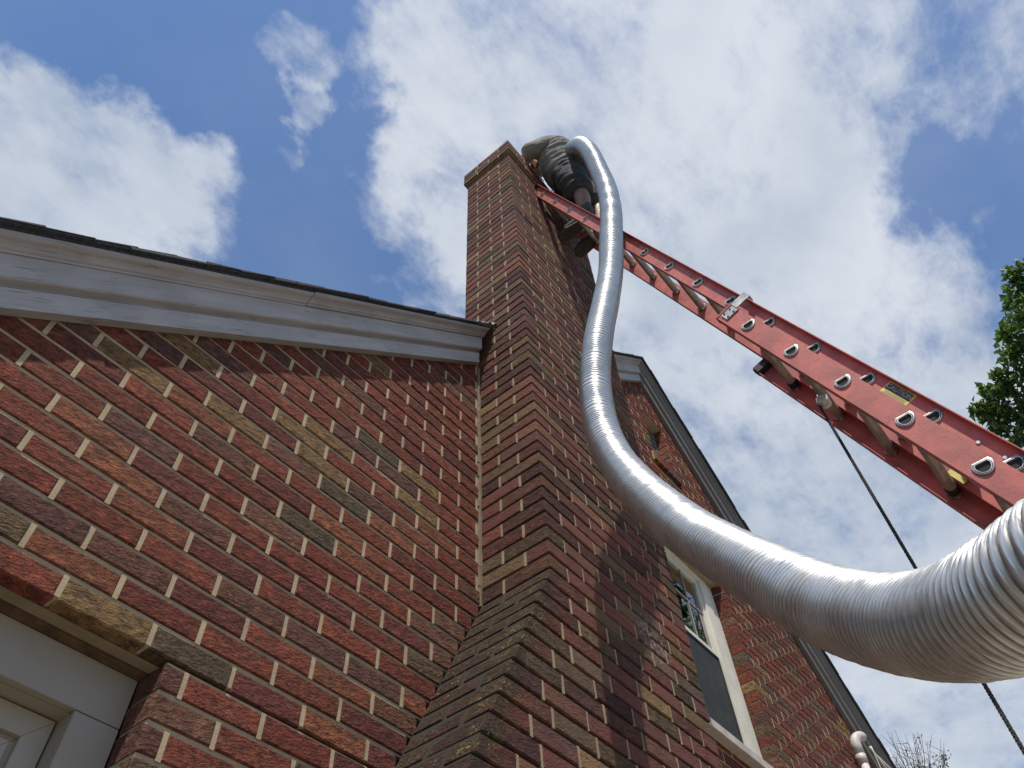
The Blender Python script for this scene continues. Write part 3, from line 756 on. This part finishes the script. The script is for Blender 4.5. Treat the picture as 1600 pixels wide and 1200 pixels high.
def rung(o0, t, xa, xb, name='rung'):
    c0 = o0 + dn * t; m = MB(); n = len(DP)
    m.prism([(y * .74, (z + .004) * .74) for y, z in DP], lambda p: (xa, c0.y + p[0], c0.z + p[1]), lambda p: (xb, c0.y + p[0], c0.z + p[1]))
    o = m.build(name, M_RUNG, lad, bevel=.0)
    for xx, s_ in ((xa, 1), (xb, -1)):                        # ferrule collars against the rails
        m = MB()
        m.prism([(y * 1.02, (z + .004) * 1.02) for y, z in DP], lambda p: (xx + s_ * .001, c0.y + p[0], c0.z + p[1]), lambda p: (xx + s_ * .010, c0.y + p[0] * .86, c0.z + p[1] * .86)); m.build('ferrule', M_ALU, o)
    return o, c0
for k in range(-6, 10):
    t = k * ST
    if t > FB - .05: continue
    o, c0 = rung(F0, t, .349, .663)
    plate(fL, c0, .3395, -1); plate(fR, c0, .6725, 1)
for k in range(0, 15):
    t = k * ST
    if t > BB - .2: continue
    o, c0 = rung(B0, t, .301, .719)
    plate(bL, c0, .2955, -1); plate(bR, c0, .7245, 1)
    if k in (0, 3):
        m = MB(); m.prism([(y * .84, (z + .004) * .84) for y, z in DP], lambda p: (.672, c0.y + p[0], c0.z + p[1]), lambda p: (.706, c0.y + p[0], c0.z + p[1])); m.build('rubber_sleeve', M_BLACK, o)
# end guards
m = MB(); lbox(m, B0, .690, .727, -.047, .047, BT - .075, BT - .018); m.build('rail_end_guard', M_BLACK, lad, bevel=.006)
m = MB(); lbox(m, B0, .293, .33, -.046, .046, BT - .012, BT + .001); m.build('rail_end_guard', M_RED, lad, bevel=.002)
for x in (.348, .664):
    m = MB(); sg = -1 if x < .5 else 1
    lbox(m, F0, min(x, x + sg * .034), max(x, x + sg * .034), -.045, .045, FT - .018, FT + .002); m.build('rail_end_guard', M_BLACK, lad, bevel=.004)
for x in (.31, .71):
    m = MB(); m.box(x - .03, x + .03, -2.73, -2.58, GZ, GZ + .02); m.box(x - .012, x + .012, -2.69, -2.62, GZ + .02, GZ + .10); m.build('ladder_foot', M_BLACK, lad, bevel=.004)
# interlock bracket on top of the near base rail
m = MB(); lbox(m, B0, .2905, .2955, -.026, .040, BT + .010, BT + .062); br = m.build('guide_bracket', M_ALU, lad, bevel=.001)
m = MB(); lbox(m, B0, .2880, .2925, .0405, .118, BT + .000, BT + .048); lbox(m, B0, .2925, .322, .1135, .118, BT + .000, BT + .048); m.build('hook_plate', M_ALU, br, bevel=.001)
m = MB()
for nb, tb in ((-.012, BT + .020), (-.012, BT + .052), (.020, BT + .020), (.020, BT + .052)):
    c0 = fr(B0, .2905, nb, tb); m.tube([c0, c0 + Vector((-.003, 0, 0))], .0045, 8)
m.build('bolt', M_BLACK, br)
for i in range(2):
    c0 = fr(F0, .3395, .004, 2.30 + i * .095); m = MB(); m.tube([c0, c0 + Vector((-.003, 0, 0))], [.008, .006], 10); m.build('rail_rivet', M_ALU, fL)
# caution sticker on the fly rail
TC = 6.42 * ST
m = MB(); lbox(m, F0, .3385, .3394, -.012, .037, TC - .062, TC + .062); lb = m.build('caution_label', M_YEL, lad)
m = MB(); lbox(m, F0, .3376, .3383, .006, .034, TC - .057, TC + .057); m.build('label_band', M_LBLK, lb)
def text(s, size, pos, ax, up, mt, parent, ext=.0003):
    cu = bpy.data.curves.new('lettering', 'FONT'); cu.body = s; cu.size = size; cu.align_x = 'CENTER'; cu.align_y = 'CENTER'; cu.extrude = ext; cu.offset = 0
    to = bpy.data.objects.new('tmp', cu); COL.objects.link(to); bpy.context.view_layer.update()
    me = bpy.data.meshes.new_from_object(to.evaluated_get(bpy.context.evaluated_depsgraph_get())); bpy.data.objects.remove(to)
    ax = ax.normalized(); up = (up - ax * up.dot(ax)).normalized(); nz = ax.cross(up)
    M = Matrix(((ax.x, up.x, nz.x, pos.x), (ax.y, up.y, nz.y, pos.y), (ax.z, up.z, nz.z, pos.z), (0, 0, 0, 1)))
    me.transform(Matrix.Translation(-Vector(world_loc(parent))) @ M); me.materials.clear(); me.materials.append(mt)
    return link('lettering', me, parent)
text('CAUTION', .0255, fr(F0, .3372, .020, TC), dn, nn_v, M_LTXT, lb)
m = MB()
for i, w in enumerate((.100, .092, .104)):
    lbox(m, F0, .3379, .3384, .001 - i * .0042, .0022 - i * .0042, TC - w / 2, TC + w / 2)
m.build('small_print', M_LBLK, lb)
for tt in (3.0, 3.34):
    m = MB(); lbox(m, F0, .6622, .6632, -.036, -.010, tt - .9 - .04, tt - .9 + .035); m.build('rail_sticker', M_YEL, lad)
# pulley and hoisting rope, hanging plumb from a base rung
pc = B0 + dn * ST
pp = Vector((.575, pc.y - .002, pc.z - .030))
m = MB(); m.tube([pp + Vector((-.030, .014, .0)), pp + Vector((-.008, .014, .0))], .026, 6); m.tube([pp + Vector((-.006, .014, .0)), pp + Vector((.016, .014, .0))], .022, 16)
m.box(pp.x - .012, pp.x + .020, pp.y + .004, pp.y + .026, pp.z + .0, pp.z + .052); m.box(pp.x - .034, pp.x - .030, pp.y + .012, pp.y + .018, pp.z - .003, pp.z + .003)
pu = m.build('pulley', simple('pulley_cast_metal', (.62, .60, .55), .45, .3, .15, 30, .2), lad, bevel=.0015)
ropepts = []
rp = MB()
top = pp + Vector((-.012, .036, -.004)); L = top.z - GZ - .05
nR = int(L / .006)
for s3 in range(3):
    pts = []
    for i in range(nR + 1):
        z = top.z - i * .006; a = i * .006 / .030 * 2 * math.pi / 1.0 + s3 * 2.094
        sway = .004 * math.sin(z * 1.3)
        pts.append((top.x + sway + math.cos(a) * .0032, top.y + math.sin(a) * .0032, z))
    rp.tube(pts, .0034, 6)
rp.build('hoist_rope', M_ROPE, lad, smooth=True)

# ================================================================== DUCT
PATH = [(.66, -.30, 5.20), (.64, -.42, 5.34), (.53, -.55, 5.32), (.41, -.655, 5.16), (.32, -.735, 4.92), (.272, -.80, 4.71), (.252, -.838, 4.50), (.257, -.850, 4.34), (.262, -.860, 4.051), (.266, -.866, 3.741), (.245, -.851, 3.376), (.205, -.806, 2.95),
        (.182, -.762, 2.616), (.121, -.716, 2.27), (.046, -.665, 1.895), (.0, -.630, 1.58), (-.036, -.628, 1.304), (-.082, -.664, 1.029), (-.164, -.761, .713), (-.276, -.900, .384), (-.388, -1.029, .125),
        (-.500, -1.139, -.082), (-.605, -1.235, -.258), (-.696, -1.310, -.377), (-.772, -1.365, -.455), (-.840, -1.412, -.512), (-.900, -1.454, -.551), (-.955, -1.505, -.579), (-1.0, -1.57, -.592),
        (-1.05, -1.72, -.62), (-1.06, -1.95, -.75), (-.98, -2.2, -1.1), (-.80, -2.45, -1.7), (-.5, -2.7, -2.35), (-.1, -3.0, -2.66), (.5, -3.3, -2.70), (1.2, -3.5, -2.70)]
def catmull(P, step):
    P = [Vector(p) for p in P]; out = []
    P = [P[0] * 2 - P[1]] + P + [P[-1] * 2 - P[-2]]
    for i in range(1, len(P) - 2):
        p0, p1, p2, p3 = P[i - 1:i + 3]; n = 24
        for k in range(n):
            t = k / n
            out.append(.5 * ((2 * p1) + (p2 - p0) * t + (2 * p0 - 5 * p1 + 4 * p2 - p3) * t * t + (3 * p1 - p0 - 3 * p2 + p3) * t ** 3))
    out.append(P[-2])
    # even spacing
    res = [out[0]]; acc_ = 0
    for a, b in zip(out, out[1:]):
        L_ = (b - a).length; pos = 0
        while acc_ + (L_ - pos) >= step:
            pos += step - acc_; res.append(a.lerp(b, pos / L_)); acc_ = 0
        acc_ += L_ - pos
    return res
STEP = .0013; cen = catmull(PATH, STEP)
arr = np.array([tuple(p) for p in cen])
ker = np.ones(71) / 71
pad = np.vstack([np.repeat(arr[:1], 35, 0), arr, np.repeat(arr[-1:], 35, 0)])
arr = np.stack([np.convolve(pad[:, k], ker, 'valid') for k in range(3)], 1)
NS = len(arr); NR = 44; R0 = .0655; PITCH = .0092
tan = np.gradient(arr, axis=0); tan /= np.linalg.norm(tan, axis=1)[:, None]
upv = np.zeros_like(arr); u0 = np.cross(tan[0], (0, 0, 1.)); u0 /= np.linalg.norm(u0)
for i in range(NS):
    u0 = u0 - tan[i] * u0.dot(tan[i]); u0 /= np.linalg.norm(u0); upv[i] = u0
sdv = np.cross(tan, upv); th = np.linspace(0, 2 * np.pi, NR, endpoint=False)
s_arc = np.arange(NS) * STEP
# low frequency irregularities of pitch and section (crumples), from summed sines
rs = np.random.RandomState(4)
def lf(s_, n, f0, f1):
    out = np.zeros_like(s_)
    for _ in range(n): out += np.sin(s_ * rs.uniform(f0, f1) + rs.uniform(0, 6.28))
    return out / n ** .5
warp = lf(s_arc, 7, 4, 40) * .0050
pit = .0118 + .0034 * np.clip((arr[:, 2] + .45) / .6, 0, 1) + .0045 * np.clip((arr[:, 2] - .6) / 1.4, 0, 1) + .0010 * np.sin(s_arc * 3.1) + .0007 * np.sin(s_arc * 9.7)
ph = np.cumsum(STEP / pit) * 2 * np.pi + warp / PITCH * 2 * np.pi
phi = ph[:, None] + th[None, :]
sph = np.abs((phi / (2 * np.pi) + .5) % 1.0 - .5)            # distance from the seam, in pitches
rib = -.0042 * np.exp(-(sph / .095) ** 2) - .0017 * np.exp(-((sph - .24) / .06) ** 2) - .0012 * np.exp(-((sph - .40) / .06) ** 2) - .0011 * np.cos(2 * np.pi * sph)
oval = lf(s_arc, 5, 2, 14)[:, None] * .0014 * np.cos(2 * th[None, :] + lf(s_arc, 3, 1, 5)[:, None] * 2)
dent = np.zeros((NS, NR))
for _ in range(45):
    sc_ = rs.uniform(0, s_arc[-1]); tc_ = rs.uniform(0, 6.28); ws_ = rs.uniform(.012, .04); wt = rs.uniform(.25, .6)
    dth = np.angle(np.exp(1j * (th[None, :] - tc_)))
    dent -= rs.uniform(.0008, .0028) * np.exp(-((s_arc[:, None] - sc_) / ws_) ** 2 - (dth / wt) ** 2)
crum = lf(s_arc, 9, 60, 200)[:, None] * .0004
# the topmost metre is pulled out nearly smooth
rr_ = R0 + rib + oval + dent + crum
VV = arr[:, None, :] + (upv[:, None, :] * np.cos(th)[None, :, None] + sdv[:, None, :] * np.sin(th)[None, :, None]) * rr_[:, :, None]
me = bpy.data.meshes.new('flexible_duct')
org = np.array([.66, -.30, 5.20]); nv = NS * NR
me.vertices.add(nv); me.vertices.foreach_set('co', (VV.reshape(-1, 3) - org).astype(np.float32).ravel())
ii, kk = np.meshgrid(np.arange(NS - 1), np.arange(NR), indexing='ij'); k2 = (kk + 1) % NR
quads = np.stack([ii * NR + kk, ii * NR + k2, (ii + 1) * NR + k2, (ii + 1) * NR + kk], -1).reshape(-1, 4)
me.loops.add(quads.size); me.loops.foreach_set('vertex_index', quads.ravel().astype(np.int32))
me.polygons.add(len(quads)); me.polygons.foreach_set('loop_start', (np.arange(len(quads)) * 4).astype(np.int32))
me.polygons.foreach_set('loop_total', np.full(len(quads), 4, dtype=np.int32)); me.polygons.foreach_set('use_smooth', np.ones(len(quads), dtype=bool))
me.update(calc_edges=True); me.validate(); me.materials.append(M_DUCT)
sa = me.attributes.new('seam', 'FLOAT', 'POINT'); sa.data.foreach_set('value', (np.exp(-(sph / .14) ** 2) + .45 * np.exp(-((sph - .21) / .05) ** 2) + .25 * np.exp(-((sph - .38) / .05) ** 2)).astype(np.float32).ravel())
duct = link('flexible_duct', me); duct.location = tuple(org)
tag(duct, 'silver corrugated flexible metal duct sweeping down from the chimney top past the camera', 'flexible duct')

# ================================================================== WORKER
wk = empty('person', (.56, -.55, 4.03))
tag(wk, 'person in grey shirt and dark shorts standing on the ladder, bent over the chimney top', 'person')
def skin(name, verts, edges, mt, parent, sub=2, fold=0):
    """verts: (x, y, z, rx, ry) grown with a Skin modifier into one continuous surface"""
    org = Vector(world_loc(parent)); me = bpy.data.meshes.new(name)
    me.from_pydata([Vector(v[:3]) - org for v in verts], edges, [])
    o = link(name, me); md = o.modifiers.new('skin', 'SKIN'); md.use_smooth_shade = True
    o.modifiers.new('sub', 'SUBSURF').levels = sub; o.modifiers['sub'].render_levels = sub
    for i, v in enumerate(verts):
        sv = me.skin_vertices[0].data[i]; sv.radius = (v[3], v[4] if len(v) > 4 else v[3]); sv.use_root = (i == 0)
    bpy.context.view_layer.update()
    m2 = bpy.data.meshes.new_from_object(o.evaluated_get(bpy.context.evaluated_depsgraph_get()))
    bpy.data.objects.remove(o); m2.name = name; m2.materials.clear(); m2.materials.append(mt)
    if fold:
        for v in m2.vertices:
            q = v.co + org
            a_ = mnoise.noise(Vector((q.x * 5 + q.z * 5, q.y * 5, q.z * 13 - q.x * 6))) + .45 * mnoise.noise(Vector((q.x * 10 + 3, q.y * 10, q.z * 30 - q.x * 20)))
            a_ = 1 - 2.2 * abs(a_)
            v.co += v.normal * fold * a_
    m2.polygons.foreach_set('use_smooth', [True] * len(m2.polygons))
    return link(name, m2, parent)
PV = (.50, -.53, 4.91)
body = [(*PV, .10), (.47, -.53, 5.06, .095), (.43, -.50, 5.22, .10), (.42, -.44, 5.32, .065), (.42, -.38, 5.36, .05), (.42, -.31, 5.38, .085), (.42, -.26, 5.38, .09), (.42, -.20, 5.37, .055),
        (.29, -.47, 5.28, .055), (.20, -.38, 5.18, .044), (.22, -.27, 5.15, .038), (.27, -.17, 5.15, .026), (.29, -.12, 5.15, .03),
        (.57, -.52, 5.30, .055), (.64, -.60, 5.12, .044), (.52, -.66, 5.03, .038), (.43, -.69, 5.02, .026), (.40, -.70, 5.02, .03),
        (.43, -.55, 4.82, .075), (.47, -.60, 4.52, .060), (.475, -.61, 4.34, .066), (.49, -.58, 4.14, .04), (.49, -.52, 4.09, .035),
        (.60, -.56, 4.82, .075), (.645, -.64, 4.52, .060), (.65, -.63, 4.34, .066), (.655, -.59, 4.14, .04), (.655, -.52, 4.09, .035)]
ed = [(0, 1), (1, 2), (2, 3), (3, 4), (4, 5), (5, 6), (6, 7), (2, 8), (8, 9), (9, 10), (10, 11), (11, 12), (2, 13), (13, 14), (14, 15), (15, 16), (16, 17), (0, 18), (18, 19), (19, 20), (20, 21), (21, 22), (0, 23), (23, 24), (24, 25), (25, 26), (26, 27)]
# fingers: short chains rooted in the palms
def fingers(base, direc, side, curl):
    b0 = Vector(base); dr = Vector(direc).normalized(); sd2 = Vector(side).normalized(); cu = Vector(curl).normalized(); root = len(body) 
    for i, (off, ln) in enumerate(((-.030, .070), (-.010, .080), (.011, .075), (.031, .058))):
        p = b0 + sd2 * off; j = len(body)
        body.extend([(*(p + dr * .03), .010), (*(p + dr * (.03 + ln * .45) + cu * .012), .0085), (*(p + dr * (.03 + ln * .75) + cu * .036), .0075)])
        ed.extend([(base_i, j), (j, j + 1), (j + 1, j + 2)])
    p = b0 - sd2 * .038; j = len(body)
    body.extend([(*(p + dr * .004 + cu * .01), .011), (*(p - sd2 * .018 + dr * .03 + cu * .03), .009)]); ed.extend([(base_i, j), (j, j + 1)])
base_i = 12; fingers(body[12][:3], (.25, 1, -.1), (1, -.2, 0), (0, .1, -1))
base_i = 17; fingers(body[17][:3], (-.8, -.5, .25), (.3, -.2, .9), (-.2, .6, .4))
skin('body', body, ed, M_SKIN, wk)
shirt = [(.49, -.53, 4.92, .185, .17), (.475, -.535, 5.03, .180, .165), (.44, -.52, 5.16, .195, .175), (.425, -.495, 5.27, .185, .16), (.42, -.44, 5.35, .11), (.29, -.485, 5.31, .105), (.215, -.395, 5.21, .085), (.205, -.33, 5.17, .078),
         (.57, -.535, 5.31, .105), (.635, -.60, 5.16, .082)]
skin('shirt', shirt, [(0, 1), (1, 2), (2, 3), (3, 4), (3, 5), (5, 6), (6, 7), (3, 8), (8, 9)], M_SHIRT, wk, 4, .009)
shorts = [(.50, -.535, 4.97, .185, .17), (.505, -.54, 4.88, .19, .18), (.42, -.565, 4.80, .135), (.455, -.59, 4.60, .125), (.468, -.60, 4.43, .118), (.60, -.575, 4.80, .135), (.635, -.61, 4.60, .125), (.645, -.62, 4.43, .118)]
skin('shorts', shorts, [(0, 1), (1, 2), (2, 3), (3, 4), (1, 5), (5, 6), (6, 7)], M_SHORTS, wk, 4, .013)
for xx in (.49, .655):
    bt = skin('boot', [(xx, -.60, 4.25, .066), (xx, -.605, 4.14, .060), (xx, -.60, 4.085, .048), (xx - .006, -.52, 4.078, .050), (xx - .01, -.45, 4.072, .052), (xx - .012, -.40, 4.068, .044)], [(0, 1), (1, 2), (2, 3), (3, 4), (4, 5)], M_BOOT, wk)
    m = MB(); out = [(-.036, -.655), (.036, -.655), (.042, -.60), (.034, -.53), (.046, -.44), (.040, -.385), (.0, -.362), (-.042, -.385), (-.050, -.44), (-.036, -.53), (-.042, -.60)]
    m.prism(out, lambda p: (xx + p[0] - .006, p[1], 4.026), lambda p: (xx + p[0] - .006, p[1], 4.052)); sl = m.build('sole', M_SOLE, bt, bevel=.003)
    m = MB()
    for i in range(9):
        for j in range(3):
            y = -.64 + i * .030; x = xx - .032 + j * .024 - .006
            if i == 3: continue
            m.box(x, x + .014, y, y + .018, 4.019, 4.0262)
    m.build('sole_tread', M_SOLE, bt)['kind'] = 'stuff'
    skin('sock', [(xx, -.605, 4.18, .050), (xx, -.61, 4.285, .058)], [(0, 1)], simple('dark_sock', (.03, .03, .03), .9), wk)
m = MB(); rh = random.Random(2)
for k in range(260):
    a = rh.uniform(0, 6.28); e = rh.uniform(-.1, 1.5); d0 = Vector((math.cos(a) * math.cos(e), math.sin(a) * math.cos(e), math.sin(e)))
    c0 = Vector((.42, -.28, 5.39)) + d0 * .092; t0 = d0 * .03 + Vector((rh.uniform(-.02, .02), rh.uniform(-.02, .02), rh.uniform(-.02, .01)))
    m.tube([c0, c0 + t0], [.006, .002], 4, False)
m.build('hair', M_HAIR, wk)
m = MB()
for k in range(14):                                            # tuft that shows above the back of the shirt
    c0 = Vector((.45 + rh.uniform(-.03, .03), -.56 + rh.uniform(-.02, .02), 5.40)); m.tube([c0, c0 + Vector((rh.uniform(-.02, .02), rh.uniform(-.03, .0), rh.uniform(.02, .045)))], [.005, .002], 4, False)
m.build('hair_tuft', M_HAIR, wk)
po = Vector((.25, -.385, 5.02))
p_ = skin('hip_pouch', [(po.x, po.y, po.z + .035, .036, .03), (po.x + .005, po.y, po.z - .045, .036, .03)], [(0, 1)], M_BLACK, wk)
vd = (CAM - po).normalized(); u1 = Vector((0, 0, 1)) - vd * vd.z; u1.normalize(); u2 = u1.cross(vd)
m = MB(); n = 20; c0 = po + vd * .040
rg_ = [(1.0, 0), (.9, .006), (.5, .010)]
for s_, h in rg_:
    for k in range(n):
        a = 2 * math.pi * k / n; m.v.append(tuple(c0 + u1 * math.cos(a) * .034 * s_ + (u2 + u1 * .15) * math.sin(a) * .016 * s_ + vd * h))
for r in range(2):
    for k in range(n): m.face(r * n + k, r * n + (k + 1) % n, (r + 1) * n + (k + 1) % n, (r + 1) * n + k)
m.face(*[2 * n + k for k in range(n)])
le = m.mesh('glossy_face', M_LENS, tuple(c0), smooth=True); lo = link('glossy_face', le, p_); lo.location = c0 - Vector(world_loc(p_)); 

# ================================================================== SERVICE MAST on the right of the gable
cx, cz = 4.06, 1.83
mast = empty('service_conduit', (cx, -.06, GZ))
tag(mast, 'pale conduit riser with hooded elbow on the brick wall below the right rake', 'conduit')
m = MB(); m.tube([(cx, -.06, GZ), (cx, -.06, cz)], .029, 20); pi = m.build('pipe', M_PVC, mast, smooth=True)
m = MB(); m.tube([(cx, -.06, cz - .09), (cx, -.06, cz - .02)], .035, 20); m.build('coupling', M_PVC, mast, smooth=True)
m = MB(); pts = [(cx, -.06, cz - .03)]
for k in range(9):
    a = rad(k * 15); pts.append((cx + .055 - .055 * math.cos(a), -.06 - .035 * (1 - math.cos(a)), cz + .04 + .075 * math.sin(a)))
m.tube(pts, [.035] + [.036] * 6 + [.038, .036, .030], 20); m.build('weather_hood', M_PVC, mast, smooth=True)
m = MB()
for z in (cz - .35, cz - 1.6): m.box(cx - .045, cx + .045, -.094, -.001, z, z + .03)
m.build('pipe_strap', M_ALU, mast)
def wire(a, b, sag, r=.006):
    a, b = Vector(a), Vector(b); pts = []
    for k in range(13):
        t = k / 12; p = a.lerp(b, t); p.z -= sag * 4 * t * (1 - t); pts.append(p)
    m = MB(); m.tube(pts, r, 8); return m
hx, hy, hz = cx + .10, -.11, cz + .05
wire((hx, hy, hz), (cx + .62, -.30, 1.46), .01).build('cable', M_WIRE, mast, smooth=True)
wire((hx, hy - .01, hz), (cx + .60, -.22, 1.50), .05).build('cable', M_WIRE, mast, smooth=True)
wire((hx, hy - .02, hz), (cx + .26, -.10, 1.42), .02, .005).build('cable', M_WIRE, mast, smooth=True)
m = MB(); m.box(cx + .20, cx + .26, -.07, -.001, 1.42, 1.66); m.box(cx + .30, cx + .46, -.06, -.001, 1.36, 1.40); m.build('wall_bracket', M_PVC, mast, bevel=.004)
wire((cx + .62, -.30, 1.46), (cx + 9, -9.0, 3.2), .5, .009).build('cable', M_WIRE, mast, smooth=True)

# ================================================================== TREES
def limb(mb, p, d, L, r, rnd, depth, tips, split=(2, 3), spread=.5, grav=.0, seg=5, shrink=.68):
    pts = [Vector(p)]; rs_ = [r]; d = Vector(d).normalized()
    for i in range(seg):
        d = (d + Vector((rnd.uniform(-1, 1), rnd.uniform(-1, 1), rnd.uniform(-.6, 1) + grav)) * .13).normalized()
        pts.append(pts[-1] + d * L / seg); rs_.append(r * (1 - .42 * (i + 1) / seg))
    mb.tube(pts, rs_, max(4, min(9, int(r * 90) + 4)), False)
    if depth == 0: tips.append((pts[-1], d)); return
    for k in range(rnd.randint(*split)):
        a = d.orthogonal().normalized(); q = Matrix.Rotation(rnd.uniform(0, 6.28), 3, d) @ a
        nd = (d + q * rnd.uniform(.4, 1.0) * spread * 1.6).normalized()
        st = pts[rnd.randint(max(1, seg - 2), seg)]
        limb(mb, st, nd, L * rnd.uniform(shrink - .1, shrink + .12), rs_[-1] * rnd.uniform(.6, .85), rnd, depth - 1, tips, split, spread, grav, seg, shrink)
    tips.append((pts[-1], d))
def leaf_pts(c, s, rnd):
    """a lobed, folded, cupped leaf of 6 triangles"""
    n = Vector((rnd.gauss(0, 1), rnd.gauss(0, 1), rnd.gauss(.5, 1))).normalized(); a = n.orthogonal().normalized(); a = Matrix.Rotation(rnd.uniform(0, 6.28), 3, n) @ a; b = n.cross(a)
    cu = rnd.uniform(-.05, .35)
    P_ = lambda u, v, w=0: c + a * u * s + b * v * s + n * (w * s)
    return [P_(0, 0), P_(.35, -.42, cu), P_(.62, -.22, cu * .6), P_(1.1, 0, -cu * .5), P_(.62, .22, cu * .6), P_(.35, .42, cu), P_(.4, 0, -.05)]
def tree_right():
    rnd = random.Random(12)
    base = Vector((12.2, -4.9, GZ)); T = empty('maple_tree', base)
    tag(T, 'leafy green tree whose crown reaches in behind the ladder at the right edge', 'tree')
    tips = []; mb = MB(); limb(mb, base, (-.04, .03, 1), 4.2, .17, rnd, 0, tips, seg=8)
    top = tips[-1][0]; mb.build('trunk', M_BARK, T, smooth=True)
    # crown lobes, placed in the open air round the limbs (metres from the camera along the sight line)
    lob = []
    def at(u, v, D, r): lob.append((CAM + rdir(u, v) * D, r))
    for u, v, r in ((1592, 425, .20), (1588, 470, .22), (1600, 500, .25), (1578, 520, .17), (1590, 560, .22), (1606, 590, .20), (1548, 612, .16), (1565, 640, .24), (1530, 640, .13), (1595, 650, .26), (1560, 668, .14), (1618, 680, .28), (1588, 690, .12), (1640, 450, .4), (1650, 540, .42), (1660, 640, .45), (1575, 605, .13), (1545, 648, .14), (1580, 545, .20), (1604, 535, .28), (1562, 590, .13), (1600, 445, .24), (1608, 620, .26)):
        at(u, v, 13.5 + rnd.uniform(-.4, .4), r)
    for k in range(130):
        at(rnd.uniform(1690, 2050), rnd.gauss(520, 150), 13.6 + rnd.uniform(-1.8, 1.8), rnd.uniform(.35, .7))
    for k in range(60):
        c = base + Vector((rnd.gauss(0, 1.7), rnd.gauss(0, 1.7), 9.5 + rnd.gauss(0, 2.0)))
        u_, v_, z_ = px(c)
        if z_ > 0 and u_ < 1680 and v_ < 1250: continue
        lob.append((c, rnd.uniform(.4, .8)))
    bmb = MB()
    for c, r in lob:
        mid = top.lerp(c, .5) + Vector((rnd.uniform(-.2, .2), rnd.uniform(-.2, .2), -.25)); bmb.tube([top.lerp(c, .05), mid, c], [.035, .020, .006], 5, False)
        for k in range(5):
            e = c + Vector((rnd.gauss(0, 1), rnd.gauss(0, 1), rnd.gauss(0, 1))).normalized() * r; bmb.tube([c, c.lerp(e, .5) + Vector((0, 0, .03)), e], [.007, .005, .002], 4, False)
    bmb.build('branches', M_BARK, T, smooth=True)
    lm = MB()
    for c, r in lob:
        for k in range(int(800 * r ** 2) + 60):
            q = Vector((rnd.gauss(0, 1), rnd.gauss(0, 1), rnd.gauss(0, 1))); q = q.normalized() * r * rnd.random() ** .45
            v = rnd.random(); v = v * .7 + .3 * (rnd.random() < .15)
            lm.col = (v, v, v, 1); lm.add(leaf_pts(c + q, rnd.uniform(.075, .125), rnd), [(0, 1, 6), (1, 2, 6), (2, 3, 6), (3, 4, 6), (4, 5, 6), (5, 0, 6)])
    lm.build('crown', M_LEAF, T, fix=False)['kind'] = 'stuff'
tree_right()
def tree_bare():
    rnd = random.Random(31)
    base = Vector((12.2, 1.3, GZ)); T = empty('sparse_tree', base)
    tag(T, 'thin bare-twigged tree with a few pale leaves beyond the right roof edge', 'tree')
    mb = MB(); tips = []
    tgt = CAM + rdir(1428, 1240) * 14.6
    base = Vector((tgt.x + .3, tgt.y + .1, GZ)); 
    T.location = base
    mb.tube([base, base.lerp(tgt, .5) + Vector((.08, .05, 0)), tgt + Vector((0, 0, -.5))], [.13, .10, .055], 8, False)
    mb.build('trunk', M_BARK, T, smooth=True); mb = MB()
    st = tgt + Vector((0, 0, -.55))
    for k in range(22):
        u = rnd.uniform(1385, 1480); e = CAM + rdir(u, rnd.uniform(1138, 1190)) * (14.6 + rnd.uniform(-.7, .7))
        m1 = st.lerp(e, .45) + Vector((rnd.uniform(-.10, .10), rnd.uniform(-.1, .1), -.06))
        m2 = st.lerp(e, .75) + Vector((rnd.uniform(-.05, .05), rnd.uniform(-.05, .05), -.02))
        mb.tube([st, m1, m2, e], [.014, .008, .005, .002], 5, False); tips.append((e, m2, m1))
        for j in range(4):
            b0 = m1.lerp(e, rnd.uniform(.1, .9)); e2 = b0 + Vector((rnd.uniform(-.22, .22), rnd.uniform(-.2, .2), rnd.uniform(.08, .26))); mb.tube([b0, b0.lerp(e2, .5) + Vector((rnd.uniform(-.02, .02), 0, -.01)), e2], [.005, .0035, .0015], 4, False)
    mb.build('branches', M_BARK, T, smooth=True)
    lm = MB()
    for e, m2, m1 in tips:
        u_, v_, z_ = px(e)
        for k in range(14 if u_ > 1430 else 1):
            v = rnd.random(); lm.col = (v, v, v, 1); c = m1.lerp(e, rnd.random()) + Vector((rnd.gauss(0, .05), rnd.gauss(0, .05), rnd.gauss(0, .05)))
            lm.add(leaf_pts(c, rnd.uniform(.03, .055), rnd), [(0, 1, 6), (1, 2, 6), (2, 3, 6), (3, 4, 6), (4, 5, 6), (5, 0, 6)])
    lm.build('crown', M_LEAF2, T, fix=False)['kind'] = 'stuff'
tree_bare()
print('bricks as parts', nw, nc)
